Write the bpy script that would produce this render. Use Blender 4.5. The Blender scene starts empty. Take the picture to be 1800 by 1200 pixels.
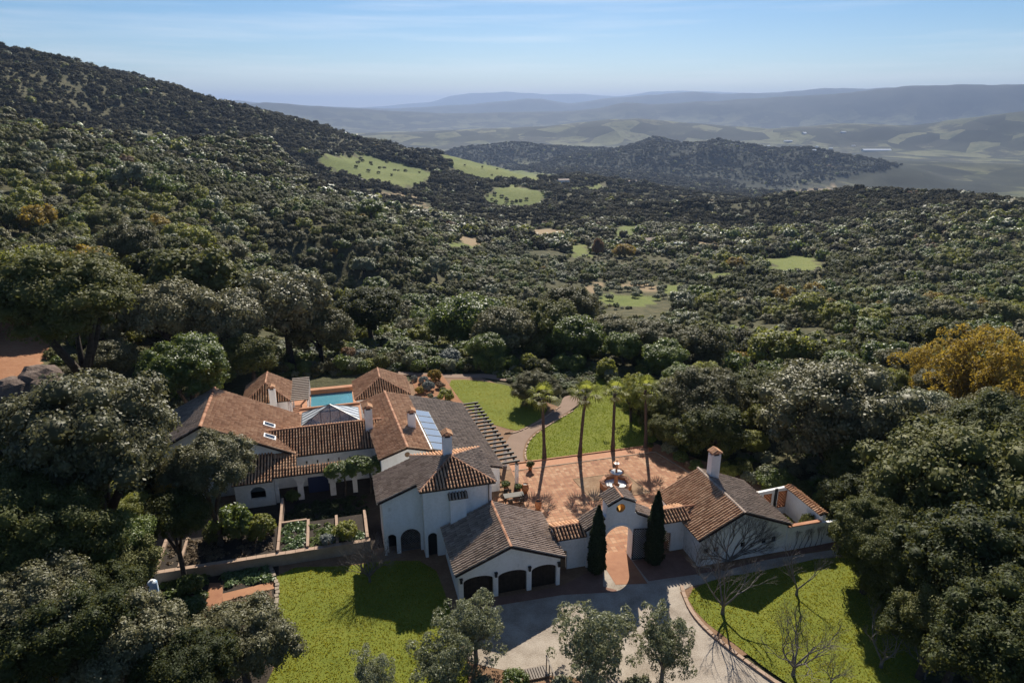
import bpy, math, random, colorsys
import numpy as np
from mathutils import Vector, Matrix
from mathutils.geometry import tessellate_polygon

# ------------------------------------------------------------------ camera, sky, sun, exposure
SC = bpy.context.scene
COL = SC.collection
R = math.radians
H = 40.0                       # drone height above the courtyard (m)
PITCH = R(18.9)
FPX = 1200.0                   # focal length in pixels of the 1800 px wide photograph
cam_data = bpy.data.cameras.new('camera')
cam_data.sensor_width = 36.0
cam_data.lens = 24.0
cam_data.clip_start = 0.5
cam_data.clip_end = 120000.0
cam = bpy.data.objects.new('camera', cam_data)
cam.location = (0, 0, H)
cam.rotation_euler = (R(90) - PITCH, 0, 0)
COL.objects.link(cam)
SC.camera = cam

SUN_EL, SUN_AZ = R(37.5), R(5.0)       # azimuth measured from +Y towards +X
sun_data = bpy.data.lights.new('sun', 'SUN')
sun_data.energy = 5.0
sun_data.angle = R(0.53)
sun_data.color = (1.0, 0.93, 0.81)
sun = bpy.data.objects.new('sun', sun_data)
sdir = Vector((math.sin(SUN_AZ) * math.cos(SUN_EL), math.cos(SUN_AZ) * math.cos(SUN_EL), math.sin(SUN_EL)))
sun.rotation_euler = sdir.to_track_quat('Z', 'Y').to_euler()
sun.location = (0, 0, 300)
COL.objects.link(sun)

world = bpy.data.worlds.new('World')
SC.world = world
world.use_nodes = True
wn, wl = world.node_tree.nodes, world.node_tree.links
wn.clear()
wo = wn.new('ShaderNodeOutputWorld')
bg = wn.new('ShaderNodeBackground')
sky = wn.new('ShaderNodeTexSky')
sky.sky_type = 'NISHITA'
sky.sun_disc = False
sky.sun_elevation = SUN_EL
sky.sun_rotation = SUN_AZ
sky.altitude = 1500
sky.air_density = 1.0
sky.dust_density = 0.9
sky.ozone_density = 3.0
bg.inputs['Strength'].default_value = 0.056
# thin cirrus streaks low over the horizon, the same all the way round
tc = wn.new('ShaderNodeTexCoord')
mp = wn.new('ShaderNodeMapping')
mp.inputs['Scale'].default_value = (1.5, 1.5, 30.0)
mp.inputs['Rotation'].default_value = (R(1.2), R(-0.8), R(20))
nz = wn.new('ShaderNodeTexNoise')
nz.inputs['Scale'].default_value = 1.6
nz.inputs['Detail'].default_value = 6
nz.inputs['Roughness'].default_value = 0.55
cr = wn.new('ShaderNodeValToRGB')
cr.color_ramp.elements[0].position = 0.47
cr.color_ramp.elements[0].color = (0, 0, 0, 1)
cr.color_ramp.elements[1].position = 0.80
cr.color_ramp.elements[1].color = (0.32, 0.32, 0.32, 1)
mx = wn.new('ShaderNodeMix')
mx.data_type = 'RGBA'
wl.new(tc.outputs['Generated'], mp.inputs['Vector'])
wl.new(mp.outputs['Vector'], nz.inputs['Vector'])
wl.new(nz.outputs['Fac'], cr.inputs['Fac'])
wl.new(cr.outputs['Color'], mx.inputs[0])
gam = wn.new('ShaderNodeHueSaturation')
gam.inputs['Saturation'].default_value = 1.36
wl.new(sky.outputs['Color'], gam.inputs['Color'])
wl.new(gam.outputs['Color'], mx.inputs[6])
mx.inputs[7].default_value = (15, 14.4, 13.8, 1)
wl.new(mx.outputs[2], bg.inputs['Color'])
wl.new(bg.outputs['Background'], wo.inputs['Surface'])

SC.view_settings.view_transform = 'Standard'
SC.view_settings.look = 'None'
SC.view_settings.exposure = 0.70
SC.view_settings.gamma = 1.0
SC.view_settings.use_curve_mapping = False
SC.render.engine = 'CYCLES'
SC.cycles.use_denoising = True
SC.cycles.max_bounces = 6
SC.cycles.diffuse_bounces = 3
SC.cycles.glossy_bounces = 3
SC.cycles.transmission_bounces = 4
SC.cycles.volume_bounces = 0
SC.cycles.transparent_max_bounces = 8
SC.cycles.sample_clamp_indirect = 4.0
SC.cycles.caustics_reflective = False
SC.cycles.caustics_refractive = False

# ------------------------------------------------------------------ helpers: frames
TH = R(15.0)                   # the estate's walls are turned 15 degrees
CT, ST = math.cos(TH), math.sin(TH)

def W(u, v):
    return (u * CT - v * ST, u * ST + v * CT)

def UV(x, y):
    return (x * CT + y * ST, -x * ST + y * CT)

def px_ray(x, y):
    r, up = x - 900.0, 600.0 - y
    return np.array((r, FPX * math.cos(PITCH) + up * math.sin(PITCH), -FPX * math.sin(PITCH) + up * math.cos(PITCH)))

def P(x, y, z=0.0):
    d = px_ray(x, y)
    t = (z - H) / d[2]
    return (d[0] * t, d[1] * t)

def PUV(x, y, z=0.0):
    return UV(*P(x, y, z))

# ------------------------------------------------------------------ helpers: materials
MATS = {}

def _nodes(name):
    m = bpy.data.materials.new(name)
    m.use_nodes = True
    n, l = m.node_tree.nodes, m.node_tree.links
    n.clear()
    out = n.new('ShaderNodeOutputMaterial')
    b = n.new('ShaderNodeBsdfPrincipled')
    l.new(b.outputs[0], out.inputs['Surface'])
    MATS[name] = m
    return m, n, l, out, b

def _ramp(n, l, fac, stops):
    r = n.new('ShaderNodeValToRGB')
    e = r.color_ramp.elements
    while len(e) < len(stops):
        e.new(0.5)
    for k, (p, c) in enumerate(stops):
        e[k].position = p
        e[k].color = (*c, 1)
    l.new(fac, r.inputs['Fac'])
    return r.outputs['Color']

def _noise(n, l, scale, detail=5, rough=0.6, coord=None, stretch=None):
    if coord is None:
        g = n.new('ShaderNodeNewGeometry')
        coord = g.outputs['Position']
    if stretch:
        mpp = n.new('ShaderNodeMapping')
        mpp.inputs['Scale'].default_value = stretch
        l.new(coord, mpp.inputs['Vector'])
        coord = mpp.outputs['Vector']
    t = n.new('ShaderNodeTexNoise')
    t.inputs['Scale'].default_value = scale
    t.inputs['Detail'].default_value = detail
    t.inputs['Roughness'].default_value = rough
    l.new(coord, t.inputs['Vector'])
    return t.outputs['Fac']

def _math(n, l, op, a, b):
    m = n.new('ShaderNodeMath')
    m.operation = op
    for k, q in enumerate((a, b)):
        if isinstance(q, (int, float)):
            m.inputs[k].default_value = q
        else:
            l.new(q, m.inputs[k])
    return m.outputs[0]

def surf(name, stops, scale=1.0, rough=0.85, bump=0.3, bscale=None, bdist=0.03, spec=0.25, detail=6, island=0.0, objrand=0.0, stretch=None, metallic=0.0, scale2=None):
    """noise-mottled material; 'island' mixes in a value per loose piece, 'objrand' per object"""
    m, n, l, out, b = _nodes(name)
    f = _noise(n, l, scale, detail, stretch=stretch)
    if scale2:
        f2 = _noise(n, l, scale2, 4)
        f = _math(n, l, 'ADD', _math(n, l, 'MULTIPLY', f, 0.55), _math(n, l, 'MULTIPLY', f2, 0.45))
    if island:
        g = n.new('ShaderNodeNewGeometry')
        f = _math(n, l, 'ADD', _math(n, l, 'MULTIPLY', f, 1 - island), _math(n, l, 'MULTIPLY', g.outputs['Random Per Island'], island))
    if objrand:
        o = n.new('ShaderNodeObjectInfo')
        f = _math(n, l, 'ADD', _math(n, l, 'MULTIPLY', f, 1 - objrand), _math(n, l, 'MULTIPLY', o.outputs['Random'], objrand))
    l.new(_ramp(n, l, f, stops), b.inputs['Base Color'])
    b.inputs['Roughness'].default_value = rough
    b.inputs['Specular IOR Level'].default_value = spec
    b.inputs['Metallic'].default_value = metallic
    if bump:
        bp = n.new('ShaderNodeBump')
        bp.inputs['Strength'].default_value = bump
        bp.inputs['Distance'].default_value = bdist
        l.new(_noise(n, l, bscale or scale * 6, 6), bp.inputs['Height'])
        l.new(bp.outputs[0], b.inputs['Normal'])
    return m

def leafmat(name, stops, trans=0.25, rough=0.5, spec=0.35, island=0.55, tcol=(0.16, 0.20, 0.03), vary=1.5):
    m, n, l, out, b = _nodes(name)
    g = n.new('ShaderNodeNewGeometry')
    o = n.new('ShaderNodeObjectInfo')
    f = _math(n, l, 'ADD', _math(n, l, 'MULTIPLY', g.outputs['Random Per Island'], island), _math(n, l, 'MULTIPLY', o.outputs['Random'], 1 - island))
    stand = _noise(n, l, 0.011, 3, 0.6, o.outputs['Location'])
    f = _math(n, l, 'ADD', f, _math(n, l, 'MULTIPLY', _math(n, l, 'SUBTRACT', stand, 0.52), vary))
    col = _ramp(n, l, f, stops)
    l.new(col, b.inputs['Base Color'])
    b.inputs['Roughness'].default_value = rough
    b.inputs['Specular IOR Level'].default_value = spec
    t = n.new('ShaderNodeBsdfTranslucent')
    t.inputs['Color'].default_value = (*tcol, 1)
    ms = n.new('ShaderNodeMixShader')
    ms.inputs[0].default_value = trans
    l.new(b.outputs[0], ms.inputs[1])
    l.new(t.outputs[0], ms.inputs[2])
    l.new(ms.outputs[0], out.inputs['Surface'])
    return m

def plain(name, c, rough=0.6, metallic=0.0, spec=0.4):
    m, n, l, out, b = _nodes(name)
    b.inputs['Base Color'].default_value = (*c, 1)
    b.inputs['Roughness'].default_value = rough
    b.inputs['Metallic'].default_value = metallic
    b.inputs['Specular IOR Level'].default_value = spec
    return m

surf('plaster', [(0.28, (0.56, 0.54, 0.50)), (0.40, (0.74, 0.73, 0.70)), (0.55, (0.82, 0.81, 0.79)), (0.8, (0.86, 0.85, 0.83))], 1.1, 0.9, 0.4, 6, 0.03, stretch=(1, 1, 0.22), scale2=4)
surf('plaster_old', [(0.25, (0.42, 0.38, 0.33)), (0.5, (0.66, 0.63, 0.58)), (0.8, (0.76, 0.74, 0.70))], 0.5, 0.9, 0.4, 6, 0.02, scale2=3)
surf('tile_orange', [(0.2, (0.24, 0.1111, 0.056)), (0.42, (0.432, 0.2223, 0.1176)), (0.6, (0.564, 0.3217, 0.1792)), (0.85, (0.72, 0.4914, 0.3136))], 0.7, 0.8, 0.3, 20, 0.01, island=0.30, scale2=4)
surf('tile_tan', [(0.2, (0.228, 0.117, 0.065)), (0.42, (0.396, 0.2223, 0.1288)), (0.6, (0.516, 0.3159, 0.1904)), (0.85, (0.648, 0.4504, 0.2968))], 0.7, 0.8, 0.3, 20, 0.01, island=0.30, scale2=4)
surf('tile_brown', [(0.2, (0.154, 0.108, 0.0819)), (0.42, (0.275, 0.2052, 0.1554)), (0.6, (0.374, 0.2862, 0.2205)), (0.85, (0.506, 0.405, 0.3202))], 0.7, 0.8, 0.3, 20, 0.01, island=0.30, scale2=4)
surf('tile_grey', [(0.2, (0.1288, 0.099, 0.081)), (0.42, (0.224, 0.176, 0.1426)), (0.6, (0.308, 0.242, 0.1966)), (0.85, (0.4256, 0.341, 0.2754))], 0.7, 0.8, 0.3, 20, 0.01, island=0.30, scale2=4)
surf('tile_pale', [(0.2, (0.19, 0.135, 0.105)), (0.42, (0.31, 0.235, 0.185)), (0.6, (0.40, 0.31, 0.25)), (0.85, (0.52, 0.42, 0.345))], 0.7, 0.8, 0.3, 20, 0.01, island=0.30, scale2=4)
surf('ridge_clay', [(0.2, (0.20, 0.085, 0.045)), (0.5, (0.38, 0.18, 0.10)), (0.85, (0.50, 0.29, 0.18))], 1.2, 0.8, 0.3, 14, 0.01, island=0.5)
surf('shaded_roof_bed', [(0.3, (0.028, 0.020, 0.017)), (0.7, (0.055, 0.038, 0.03))], 2, 0.95, 0.3, 9)  # near-black colour paints the shade in the channels between cover tiles
surf('terracotta', [(0.25, (0.224, 0.088, 0.044)), (0.42, (0.318, 0.144, 0.074)), (0.55, (0.37, 0.18, 0.092)), (0.74, (0.464, 0.276, 0.163))], 0.38, 0.8, 0.2, 12, 0.01, island=0.34, scale2=1.4)
surf('terracotta_grout', [(0.3, (0.24, 0.15, 0.091)), (0.7, (0.336, 0.225, 0.147))], 1, 0.95, 0.2, 12)
surf('clay', [(0.3, (0.30, 0.11, 0.045)), (0.7, (0.45, 0.20, 0.09))], 3, 0.7, 0.2, 14)
surf('clay_trim', [(0.3, (0.357, 0.156, 0.08)), (0.7, (0.459, 0.23, 0.128))], 1, 0.8, 0.2, 9)
surf('gravel', [(0.32, (0.18, 0.145, 0.11)), (0.45, (0.32, 0.265, 0.21)), (0.56, (0.41, 0.35, 0.285)), (0.72, (0.52, 0.455, 0.38))], 0.55, 0.95, 0.9, 16, 0.05, scale2=9)
surf('concrete_path', [(0.3, (0.204, 0.136, 0.096)), (0.7, (0.272, 0.186, 0.138))], 0.6, 0.9, 0.3, 12, 0.01, scale2=6)
surf('cobble_dark', [(0.3, (0.16, 0.085, 0.06)), (0.7, (0.26, 0.15, 0.11))], 1.2, 0.9, 0.5, 9, 0.02, scale2=7)
surf('soil', [(0.25, (0.13, 0.07, 0.04)), (0.5, (0.22, 0.13, 0.075)), (0.8, (0.32, 0.21, 0.13))], 0.6, 0.95, 0.6, 5, 0.05, scale2=4)
surf('soil_red', [(0.25, (0.208, 0.088, 0.04)), (0.5, (0.288, 0.136, 0.068)), (0.8, (0.352, 0.2, 0.112))], 0.25, 0.95, 0.6, 3, 0.08, scale2=2)
surf('mulch', [(0.25, (0.045, 0.03, 0.022)), (0.5, (0.12, 0.078, 0.05)), (0.8, (0.24, 0.165, 0.11))], 5, 0.95, 0.9, 14, 0.05, scale2=16)
surf('dark_soil', [(0.3, (0.022, 0.017, 0.013)), (0.55, (0.042, 0.032, 0.024)), (0.8, (0.08, 0.062, 0.045))], 1.5, 0.95, 0.8, 8, 0.05, scale2=7)  # colour darkened to stand for shade on court, terrace and lower garden
surf('lawn_ground', [(0.25, (0.085, 0.11, 0.012)), (0.5, (0.145, 0.165, 0.018)), (0.8, (0.20, 0.19, 0.03))], 0.35, 0.95, 0.8, 9, 0.06, scale2=3)
surf('brick_pale', [(0.25, (0.26, 0.17, 0.115)), (0.5, (0.38, 0.265, 0.19)), (0.8, (0.46, 0.35, 0.27))], 1.2, 0.9, 0.5, 9, 0.03, island=0.3, scale2=5)
surf('apron_stone', [(0.3, (0.18, 0.108, 0.065)), (0.5, (0.27, 0.176, 0.108)), (0.72, (0.36, 0.27, 0.189))], 0.8, 0.9, 0.3, 9, 0.01, scale2=3, spec=0.1)
surf('stone', [(0.25, (0.16, 0.12, 0.085)), (0.5, (0.30, 0.24, 0.18)), (0.8, (0.42, 0.36, 0.29))], 1.2, 0.9, 0.6, 7, 0.04, island=0.35, scale2=6)
surf('rock', [(0.25, (0.07, 0.05, 0.04)), (0.5, (0.15, 0.11, 0.09)), (0.8, (0.24, 0.19, 0.16))], 0.8, 0.95, 0.9, 3, 0.15, scale2=5)
surf('wood_dark', [(0.3, (0.018, 0.014, 0.011)), (0.7, (0.045, 0.034, 0.026))], 3, 0.6, 0.2, 12, 0.01)
surf('wood', [(0.3, (0.14, 0.085, 0.05)), (0.7, (0.26, 0.17, 0.10))], 3, 0.8, 0.3, 14, 0.01)
surf('wood_grey', [(0.3, (0.17, 0.14, 0.12)), (0.7, (0.30, 0.26, 0.22))], 3, 0.8, 0.3, 14, 0.01, island=0.3)
surf('bark', [(0.3, (0.035, 0.026, 0.02)), (0.7, (0.09, 0.07, 0.055))], 2.5, 0.95, 0.9, 7, 0.05)
surf('bark_grey', [(0.3, (0.10, 0.085, 0.075)), (0.7, (0.22, 0.195, 0.175))], 2.5, 0.95, 0.5, 9, 0.02)
surf('palm_bark', [(0.3, (0.05, 0.034, 0.026)), (0.7, (0.13, 0.09, 0.07))], 4, 0.95, 0.9, 9, 0.03, stretch=(1, 1, 4))
surf('ochre', [(0.3, (0.52, 0.27, 0.05)), (0.7, (0.62, 0.36, 0.09))], 2, 0.85, 0.1, 12)
plain('iron', (0.015, 0.015, 0.016), 0.5, 0.0)
plain('lead', (0.10, 0.105, 0.11), 0.4, 0.6)
plain('dark_inside', (0.012, 0.012, 0.013), 0.6)
plain('navy_paint', (0.02, 0.03, 0.075), 0.4)
plain('white_metal', (0.72, 0.72, 0.72), 0.35)
plain('dark_glass', (0.015, 0.02, 0.026), 0.06, 0.0, 0.6)
plain('panel_glass', (0.20, 0.25, 0.33), 0.14, 0.0, 0.9)
plain('sky_glass', (0.33, 0.40, 0.47), 0.22, 0.0, 0.9)
surf('blue_plastic', [(0.40, (0.28, 0.42, 0.62)), (0.6, (0.78, 0.82, 0.86))], 1.6, 0.35, 0.1, 5)
surf('pool_paint', [(0.3, (0.319, 0.5824, 0.648)), (0.7, (0.435, 0.672, 0.7344))], 1.5, 0.5, 0)
surf('wet_mosaic', [(0.3, (0.48, 0.50, 0.50)), (0.7, (0.74, 0.76, 0.76))], 3.5, 0.2, 0.2, 9, 0.01)

def glass_mat(name, tint, transp, rough=0.04):
    m, n, l, out, b = _nodes(name)
    b.inputs['Base Color'].default_value = (*tint, 1)
    b.inputs['Roughness'].default_value = rough
    b.inputs['Specular IOR Level'].default_value = 0.8
    t = n.new('ShaderNodeBsdfTransparent')
    t.inputs['Color'].default_value = (0.86, 0.90, 0.92, 1)
    ms = n.new('ShaderNodeMixShader')
    ms.inputs[0].default_value = transp
    l.new(b.outputs[0], ms.inputs[1])
    l.new(t.outputs[0], ms.inputs[2])
    l.new(ms.outputs[0], out.inputs['Surface'])
    return m
glass_mat('clear_glass', (0.42, 0.47, 0.50), 0.62)
glass_mat('sky_reflect_glass', (0.62, 0.66, 0.70), 0.22, 0.12)  # paler tint stands for the sky mirrored in the side panes
wm = glass_mat('water', (0.10, 0.34, 0.42), 0.62, 0.03)
_n, _l = wm.node_tree.nodes, wm.node_tree.links
_b = [q for q in _n if q.type == 'BSDF_PRINCIPLED'][0]
_bp = _n.new('ShaderNodeBump')
_bp.inputs['Strength'].default_value = 0.35
_bp.inputs['Distance'].default_value = 0.05
_l.new(_noise(_n, _l, 2.2, 4), _bp.inputs['Height'])
_l.new(_bp.outputs[0], _b.inputs['Normal'])

leafmat('leaf_oak', [(0.05, (0.0255, 0.0353, 0.008)), (0.35, (0.056, 0.068, 0.016)), (0.6, (0.0969, 0.1046, 0.0272)), (0.8, (0.1428, 0.1411, 0.0432)), (1.0, (0.2103, 0.1954, 0.072))], 0.26, 0.64, 0.22, island=.40, tcol=(0.17, 0.17, 0.04))
leafmat('leaf_maquis', [(0.05, (0.0155, 0.0184, 0.0081)), (0.4, (0.0328, 0.0331, 0.0153)), (0.7, (0.058, 0.0534, 0.0267)), (1.0, (0.1015, 0.0846, 0.0452))], 0.2, 0.8, 0.1, island=.40, tcol=(0.11, 0.10, 0.04))
leafmat('leaf_silver', [(0.05, (0.0594, 0.06, 0.0224)), (0.35, (0.1021, 0.0981, 0.04)), (0.6, (0.1543, 0.143, 0.064)), (0.8, (0.2018, 0.1846, 0.0896)), (1.0, (0.2731, 0.2423, 0.124))], 0.24, 0.60, 0.28, island=.40, tcol=(0.18, 0.165, 0.07))
leafmat('leaf_grand', [(0.05, (0.067, 0.0693, 0.0281)), (0.35, (0.1134, 0.1092, 0.0484)), (0.6, (0.162, 0.1512, 0.0741)), (0.8, (0.2106, 0.1943, 0.103)), (1.0, (0.2808, 0.252, 0.1443))], 0.26, 0.55, 0.36, island=.6, tcol=(0.20, 0.19, 0.08), vary=.25)
leafmat('leaf_olive', [(0.1, (0.1207, 0.1323, 0.0682)), (0.5, (0.2012, 0.2127, 0.121)), (0.95, (0.3105, 0.3162, 0.2035))], 0.28, 0.5, 0.4, tcol=(0.26, 0.27, 0.12), vary=.6)
leafmat('leaf_green', [(0.1, (0.0626, 0.0908, 0.0187)), (0.5, (0.1026, 0.1374, 0.0289)), (0.95, (0.171, 0.2095, 0.0467))], 0.32, 0.48, 0.4, tcol=(0.22, 0.27, 0.045))
leafmat('leaf_lime', [(0.1, (0.1176, 0.1298, 0.024)), (0.5, (0.1848, 0.1925, 0.038)), (0.95, (0.2576, 0.2585, 0.06))], 0.36, 0.55, 0.3, tcol=(0.36, 0.36, 0.055))
leafmat('leaf_gold', [(0.1, (0.144, 0.0985, 0.0208)), (0.5, (0.24, 0.1736, 0.0336)), (0.95, (0.3456, 0.2628, 0.056))], 0.36, 0.6, 0.25, tcol=(0.52, 0.36, 0.05))
leafmat('leaf_rust', [(0.1, (0.13, 0.085, 0.05)), (0.5, (0.20, 0.13, 0.078)), (0.95, (0.28, 0.19, 0.12))], 0.28, 0.65, 0.2, tcol=(0.28, 0.16, 0.07))
leafmat('leaf_grey', [(0.1, (0.12, 0.135, 0.12)), (0.5, (0.19, 0.21, 0.19)), (0.95, (0.28, 0.30, 0.28))], 0.2, 0.6, 0.3, tcol=(0.2, 0.22, 0.18))
leafmat('leaf_cypress', [(0.1, (0.016, 0.024, 0.010)), (0.5, (0.028, 0.040, 0.016)), (0.95, (0.048, 0.062, 0.026))], 0.15, 0.7, 0.15, tcol=(0.06, 0.08, 0.02))
leafmat('leaf_palm', [(0.1, (0.07, 0.084, 0.0192)), (0.5, (0.119, 0.14, 0.0312)), (0.95, (0.21, 0.217, 0.06))], 0.46, 0.55, 0.3, tcol=(0.38, 0.40, 0.07))
leafmat('leaf_dead', [(0.1, (0.10, 0.07, 0.04)), (0.5, (0.18, 0.13, 0.08)), (0.95, (0.26, 0.2, 0.13))], 0.15, 0.7, 0.2, tcol=(0.2, 0.14, 0.07))
_gm = leafmat('grass_blades', [(0.1, (0.085, 0.108, 0.012)), (0.3, (0.165, 0.178, 0.018)), (0.55, (0.26, 0.242, 0.030)), (0.8, (0.36, 0.31, 0.06)), (1.0, (0.44, 0.36, 0.11))], 0.38, 0.7, 0.15, island=1.0, tcol=(0.42, 0.39, 0.035))
_n, _l = _gm.node_tree.nodes, _gm.node_tree.links
_rp = [q for q in _n if q.type == 'VALTORGB'][0]
_src = _rp.inputs['Fac'].links[0].from_socket
_f = _math(_n, _l, 'ADD', _math(_n, _l, 'MULTIPLY', _src, 0.45), _math(_n, _l, 'MULTIPLY', _math(_n, _l, 'SUBTRACT', _noise(_n, _l, 0.30, 6, 0.7), 0.30), 1.35))
_l.new(_f, _rp.inputs['Fac'])
_gm = leafmat('grass_fresh', [(0.1, (0.060, 0.095, 0.012)), (0.3, (0.115, 0.155, 0.018)), (0.55, (0.18, 0.205, 0.028)), (0.8, (0.26, 0.255, 0.05)), (1.0, (0.34, 0.30, 0.09))], 0.38, 0.7, 0.15, island=1.0, tcol=(0.33, 0.38, 0.035))
_n, _l = _gm.node_tree.nodes, _gm.node_tree.links
_rp = [q for q in _n if q.type == 'VALTORGB'][0]
_src = _rp.inputs['Fac'].links[0].from_socket
_f = _math(_n, _l, 'ADD', _math(_n, _l, 'MULTIPLY', _src, 0.45), _math(_n, _l, 'MULTIPLY', _math(_n, _l, 'SUBTRACT', _noise(_n, _l, 0.30, 6, 0.7), 0.30), 1.35))
_l.new(_f, _rp.inputs['Fac'])
leafmat('veg_leaf', [(0.1, (0.045, 0.085, 0.02)), (0.5, (0.095, 0.15, 0.045)), (0.95, (0.20, 0.26, 0.12))], 0.28, 0.45, 0.4, tcol=(0.2, 0.28, 0.06))

# ------------------------------------------------------------------ helpers: objects
def tag(o, label=None, cat=None, group=None, kind=None):
    if label: o['label'] = label
    if cat: o['category'] = cat
    if group: o['group'] = group
    if kind: o['kind'] = kind
    return o

def link(o, parent=None):
    COL.objects.link(o)
    if parent is not None:
        o.parent = parent
    return o

def empty(name, loc, rz=0.0, scale=None):
    o = bpy.data.objects.new(name, None)
    o.empty_display_size = 0.3
    o.location = loc
    o.rotation_euler = (0, 0, rz)
    if scale: o.scale = scale
    return link(o)

class Thing:
    """an Empty at (u,v,z) in the estate frame; geometry is given in estate coordinates"""
    def __init__(self, name, label, cat, u, v, z=0.0, group=None):
        x, y = W(u, v)
        self.o = empty(name, (x, y, z), TH)
        self.off = (u, v, z)
        tag(self.o, label, cat, group)

class MB:
    def __init__(self, fr=None):
        self.v, self.f, self.fr = [], [], fr
    def pt(self, p):
        if self.fr: p = self.fr(p)
        self.v.append(p)
        return len(self.v) - 1
    def face(self, pts):
        self.f.append([self.pt(p) for p in pts])
    def box(self, u0, u1, v0, v1, z0, z1):
        i = [self.pt(p) for p in ((u0, v0, z0), (u1, v0, z0), (u1, v1, z0), (u0, v1, z0), (u0, v0, z1), (u1, v0, z1), (u1, v1, z1), (u0, v1, z1))]
        for q in ((3, 2, 1, 0), (4, 5, 6, 7), (0, 1, 5, 4), (1, 2, 6, 5), (2, 3, 7, 6), (3, 0, 4, 7)):
            self.f.append([i[k] for k in q])
        return self
    def beam(self, a, b, w, h):
        """a bar of section w x h from a to b"""
        a, b = Vector(a), Vector(b)
        d = (b - a).normalized()
        s = d.cross(Vector((0, 0, 1)))
        s = s.normalized() if s.length > 1e-4 else Vector((1, 0, 0))
        t = s.cross(d).normalized()
        i = []
        for c in (a, b):
            for x, y in ((-1, -1), (1, -1), (1, 1), (-1, 1)):
                i.append(self.pt(tuple(c + s * (x * w / 2) + t * (y * h / 2))))
        for q in ((3, 2, 1, 0), (4, 5, 6, 7), (0, 1, 5, 4), (1, 2, 6, 5), (2, 3, 7, 6), (3, 0, 4, 7)):
            self.f.append([i[k] for k in q])
        return self
    def slab(self, poly, th):
        """polygon (3-D points) given thickness th downwards"""
        n = len(poly)
        a = [self.pt(p) for p in poly]
        b = [self.pt((p[0], p[1], p[2] - th)) for p in poly]
        self.f.append(a)
        self.f.append(b[::-1])
        for k in range(n):
            self.f.append([a[k], b[k], b[(k + 1) % n], a[(k + 1) % n]])
        return self
    def tube(self, pts, rad, n=6, cap=True):
        pts = [Vector(p) for p in pts]
        rings = []
        for k, p in enumerate(pts):
            d = (pts[min(k + 1, len(pts) - 1)] - pts[max(k - 1, 0)]).normalized()
            s = d.cross(Vector((0.13, 0.07, 1)))
            if s.length < 1e-3: s = Vector((1, 0, 0))
            s.normalize()
            t = d.cross(s)
            r = rad[k] if isinstance(rad, (list, tuple)) else rad
            rings.append([self.pt(tuple(p + s * (r * math.cos(2 * math.pi * j / n)) + t * (r * math.sin(2 * math.pi * j / n)))) for j in range(n)])
        for a, b in zip(rings, rings[1:]):
            for j in range(n):
                self.f.append([a[j], a[(j + 1) % n], b[(j + 1) % n], b[j]])
        if cap:
            self.f.append(rings[0][::-1])
            self.f.append(rings[-1])
        return self
    def lathe(self, c, prof, n=16):
        rings = [[self.pt((c[0] + r * math.cos(2 * math.pi * j / n), c[1] + r * math.sin(2 * math.pi * j / n), c[2] + z)) for j in range(n)] for r, z in prof]
        for a, b in zip(rings, rings[1:]):
            for j in range(n):
                self.f.append([a[j], a[(j + 1) % n], b[(j + 1) % n], b[j]])
        self.f.append(rings[0][::-1])
        self.f.append(rings[-1])
        return self
    def wall(self, a, b, th, outer, holes=()):
        """upright wall; a->b is the outer face's base line in plan, thickness goes to the left of a->b; outer and holes are (s,z) loops"""
        a, b = Vector((a[0], a[1], 0)), Vector((b[0], b[1], 0))
        d = (b - a).normalized()
        nrm = Vector((-d.y, d.x, 0)) * th
        loops = [list(outer)] + [list(h) for h in holes]
        flat = [p for lp in loops for p in lp]
        tri = tessellate_polygon([[Vector((s, z, 0)) for s, z in lp] for lp in loops])
        f = [self.pt((a.x + d.x * s, a.y + d.y * s, z)) for s, z in flat]
        g = [self.pt((a.x + d.x * s + nrm.x, a.y + d.y * s + nrm.y, z)) for s, z in flat]
        for t in tri:
            self.f.append([f[t[0]], f[t[1]], f[t[2]]])
            self.f.append([g[t[2]], g[t[1]], g[t[0]]])
        k = 0
        for lp in loops:
            m = len(lp)
            for j in range(m):
                p, q = k + j, k + (j + 1) % m
                self.f.append([f[p], g[p], g[q], f[q]])
            k += m
        return self
    def build(self, name, mat, parent=None, off=(0, 0, 0), smooth=False):
        me = bpy.data.meshes.new(name)
        o3 = off
        me.from_pydata([(p[0] - o3[0], p[1] - o3[1], p[2] - o3[2]) for p in self.v], [], self.f)
        import bmesh
        bm = bmesh.new()
        bm.from_mesh(me)
        bmesh.ops.recalc_face_normals(bm, faces=bm.faces)
        bm.to_mesh(me)
        bm.free()
        me.materials.append(MATS[mat])
        if smooth:
            me.polygons.foreach_set('use_smooth', [True] * len(me.polygons))
        me.update()
        o = bpy.data.objects.new(name, me)
        return link(o, parent)

def part(T, name, mat, mb, parent=None, smooth=False):
    return mb.build(name, mat, parent if parent is not None else T.o, T.off, smooth)

def arch(s0, s1, z0, zs, n=10, rise=None):
    """door-like loop with a round head: springing at zs"""
    r = (s1 - s0) / 2
    h = r if rise is None else rise
    pts = [(s0, z0), (s1, z0)]
    for k in range(n + 1):
        t = math.pi * k / n
        pts.append(((s0 + s1) / 2 + r * math.cos(t), zs + h * math.sin(t)))
    return pts

def rect(s0, s1, z0, z1):
    return [(s0, z0), (s1, z0), (s1, z1), (s0, z1)]

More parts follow.
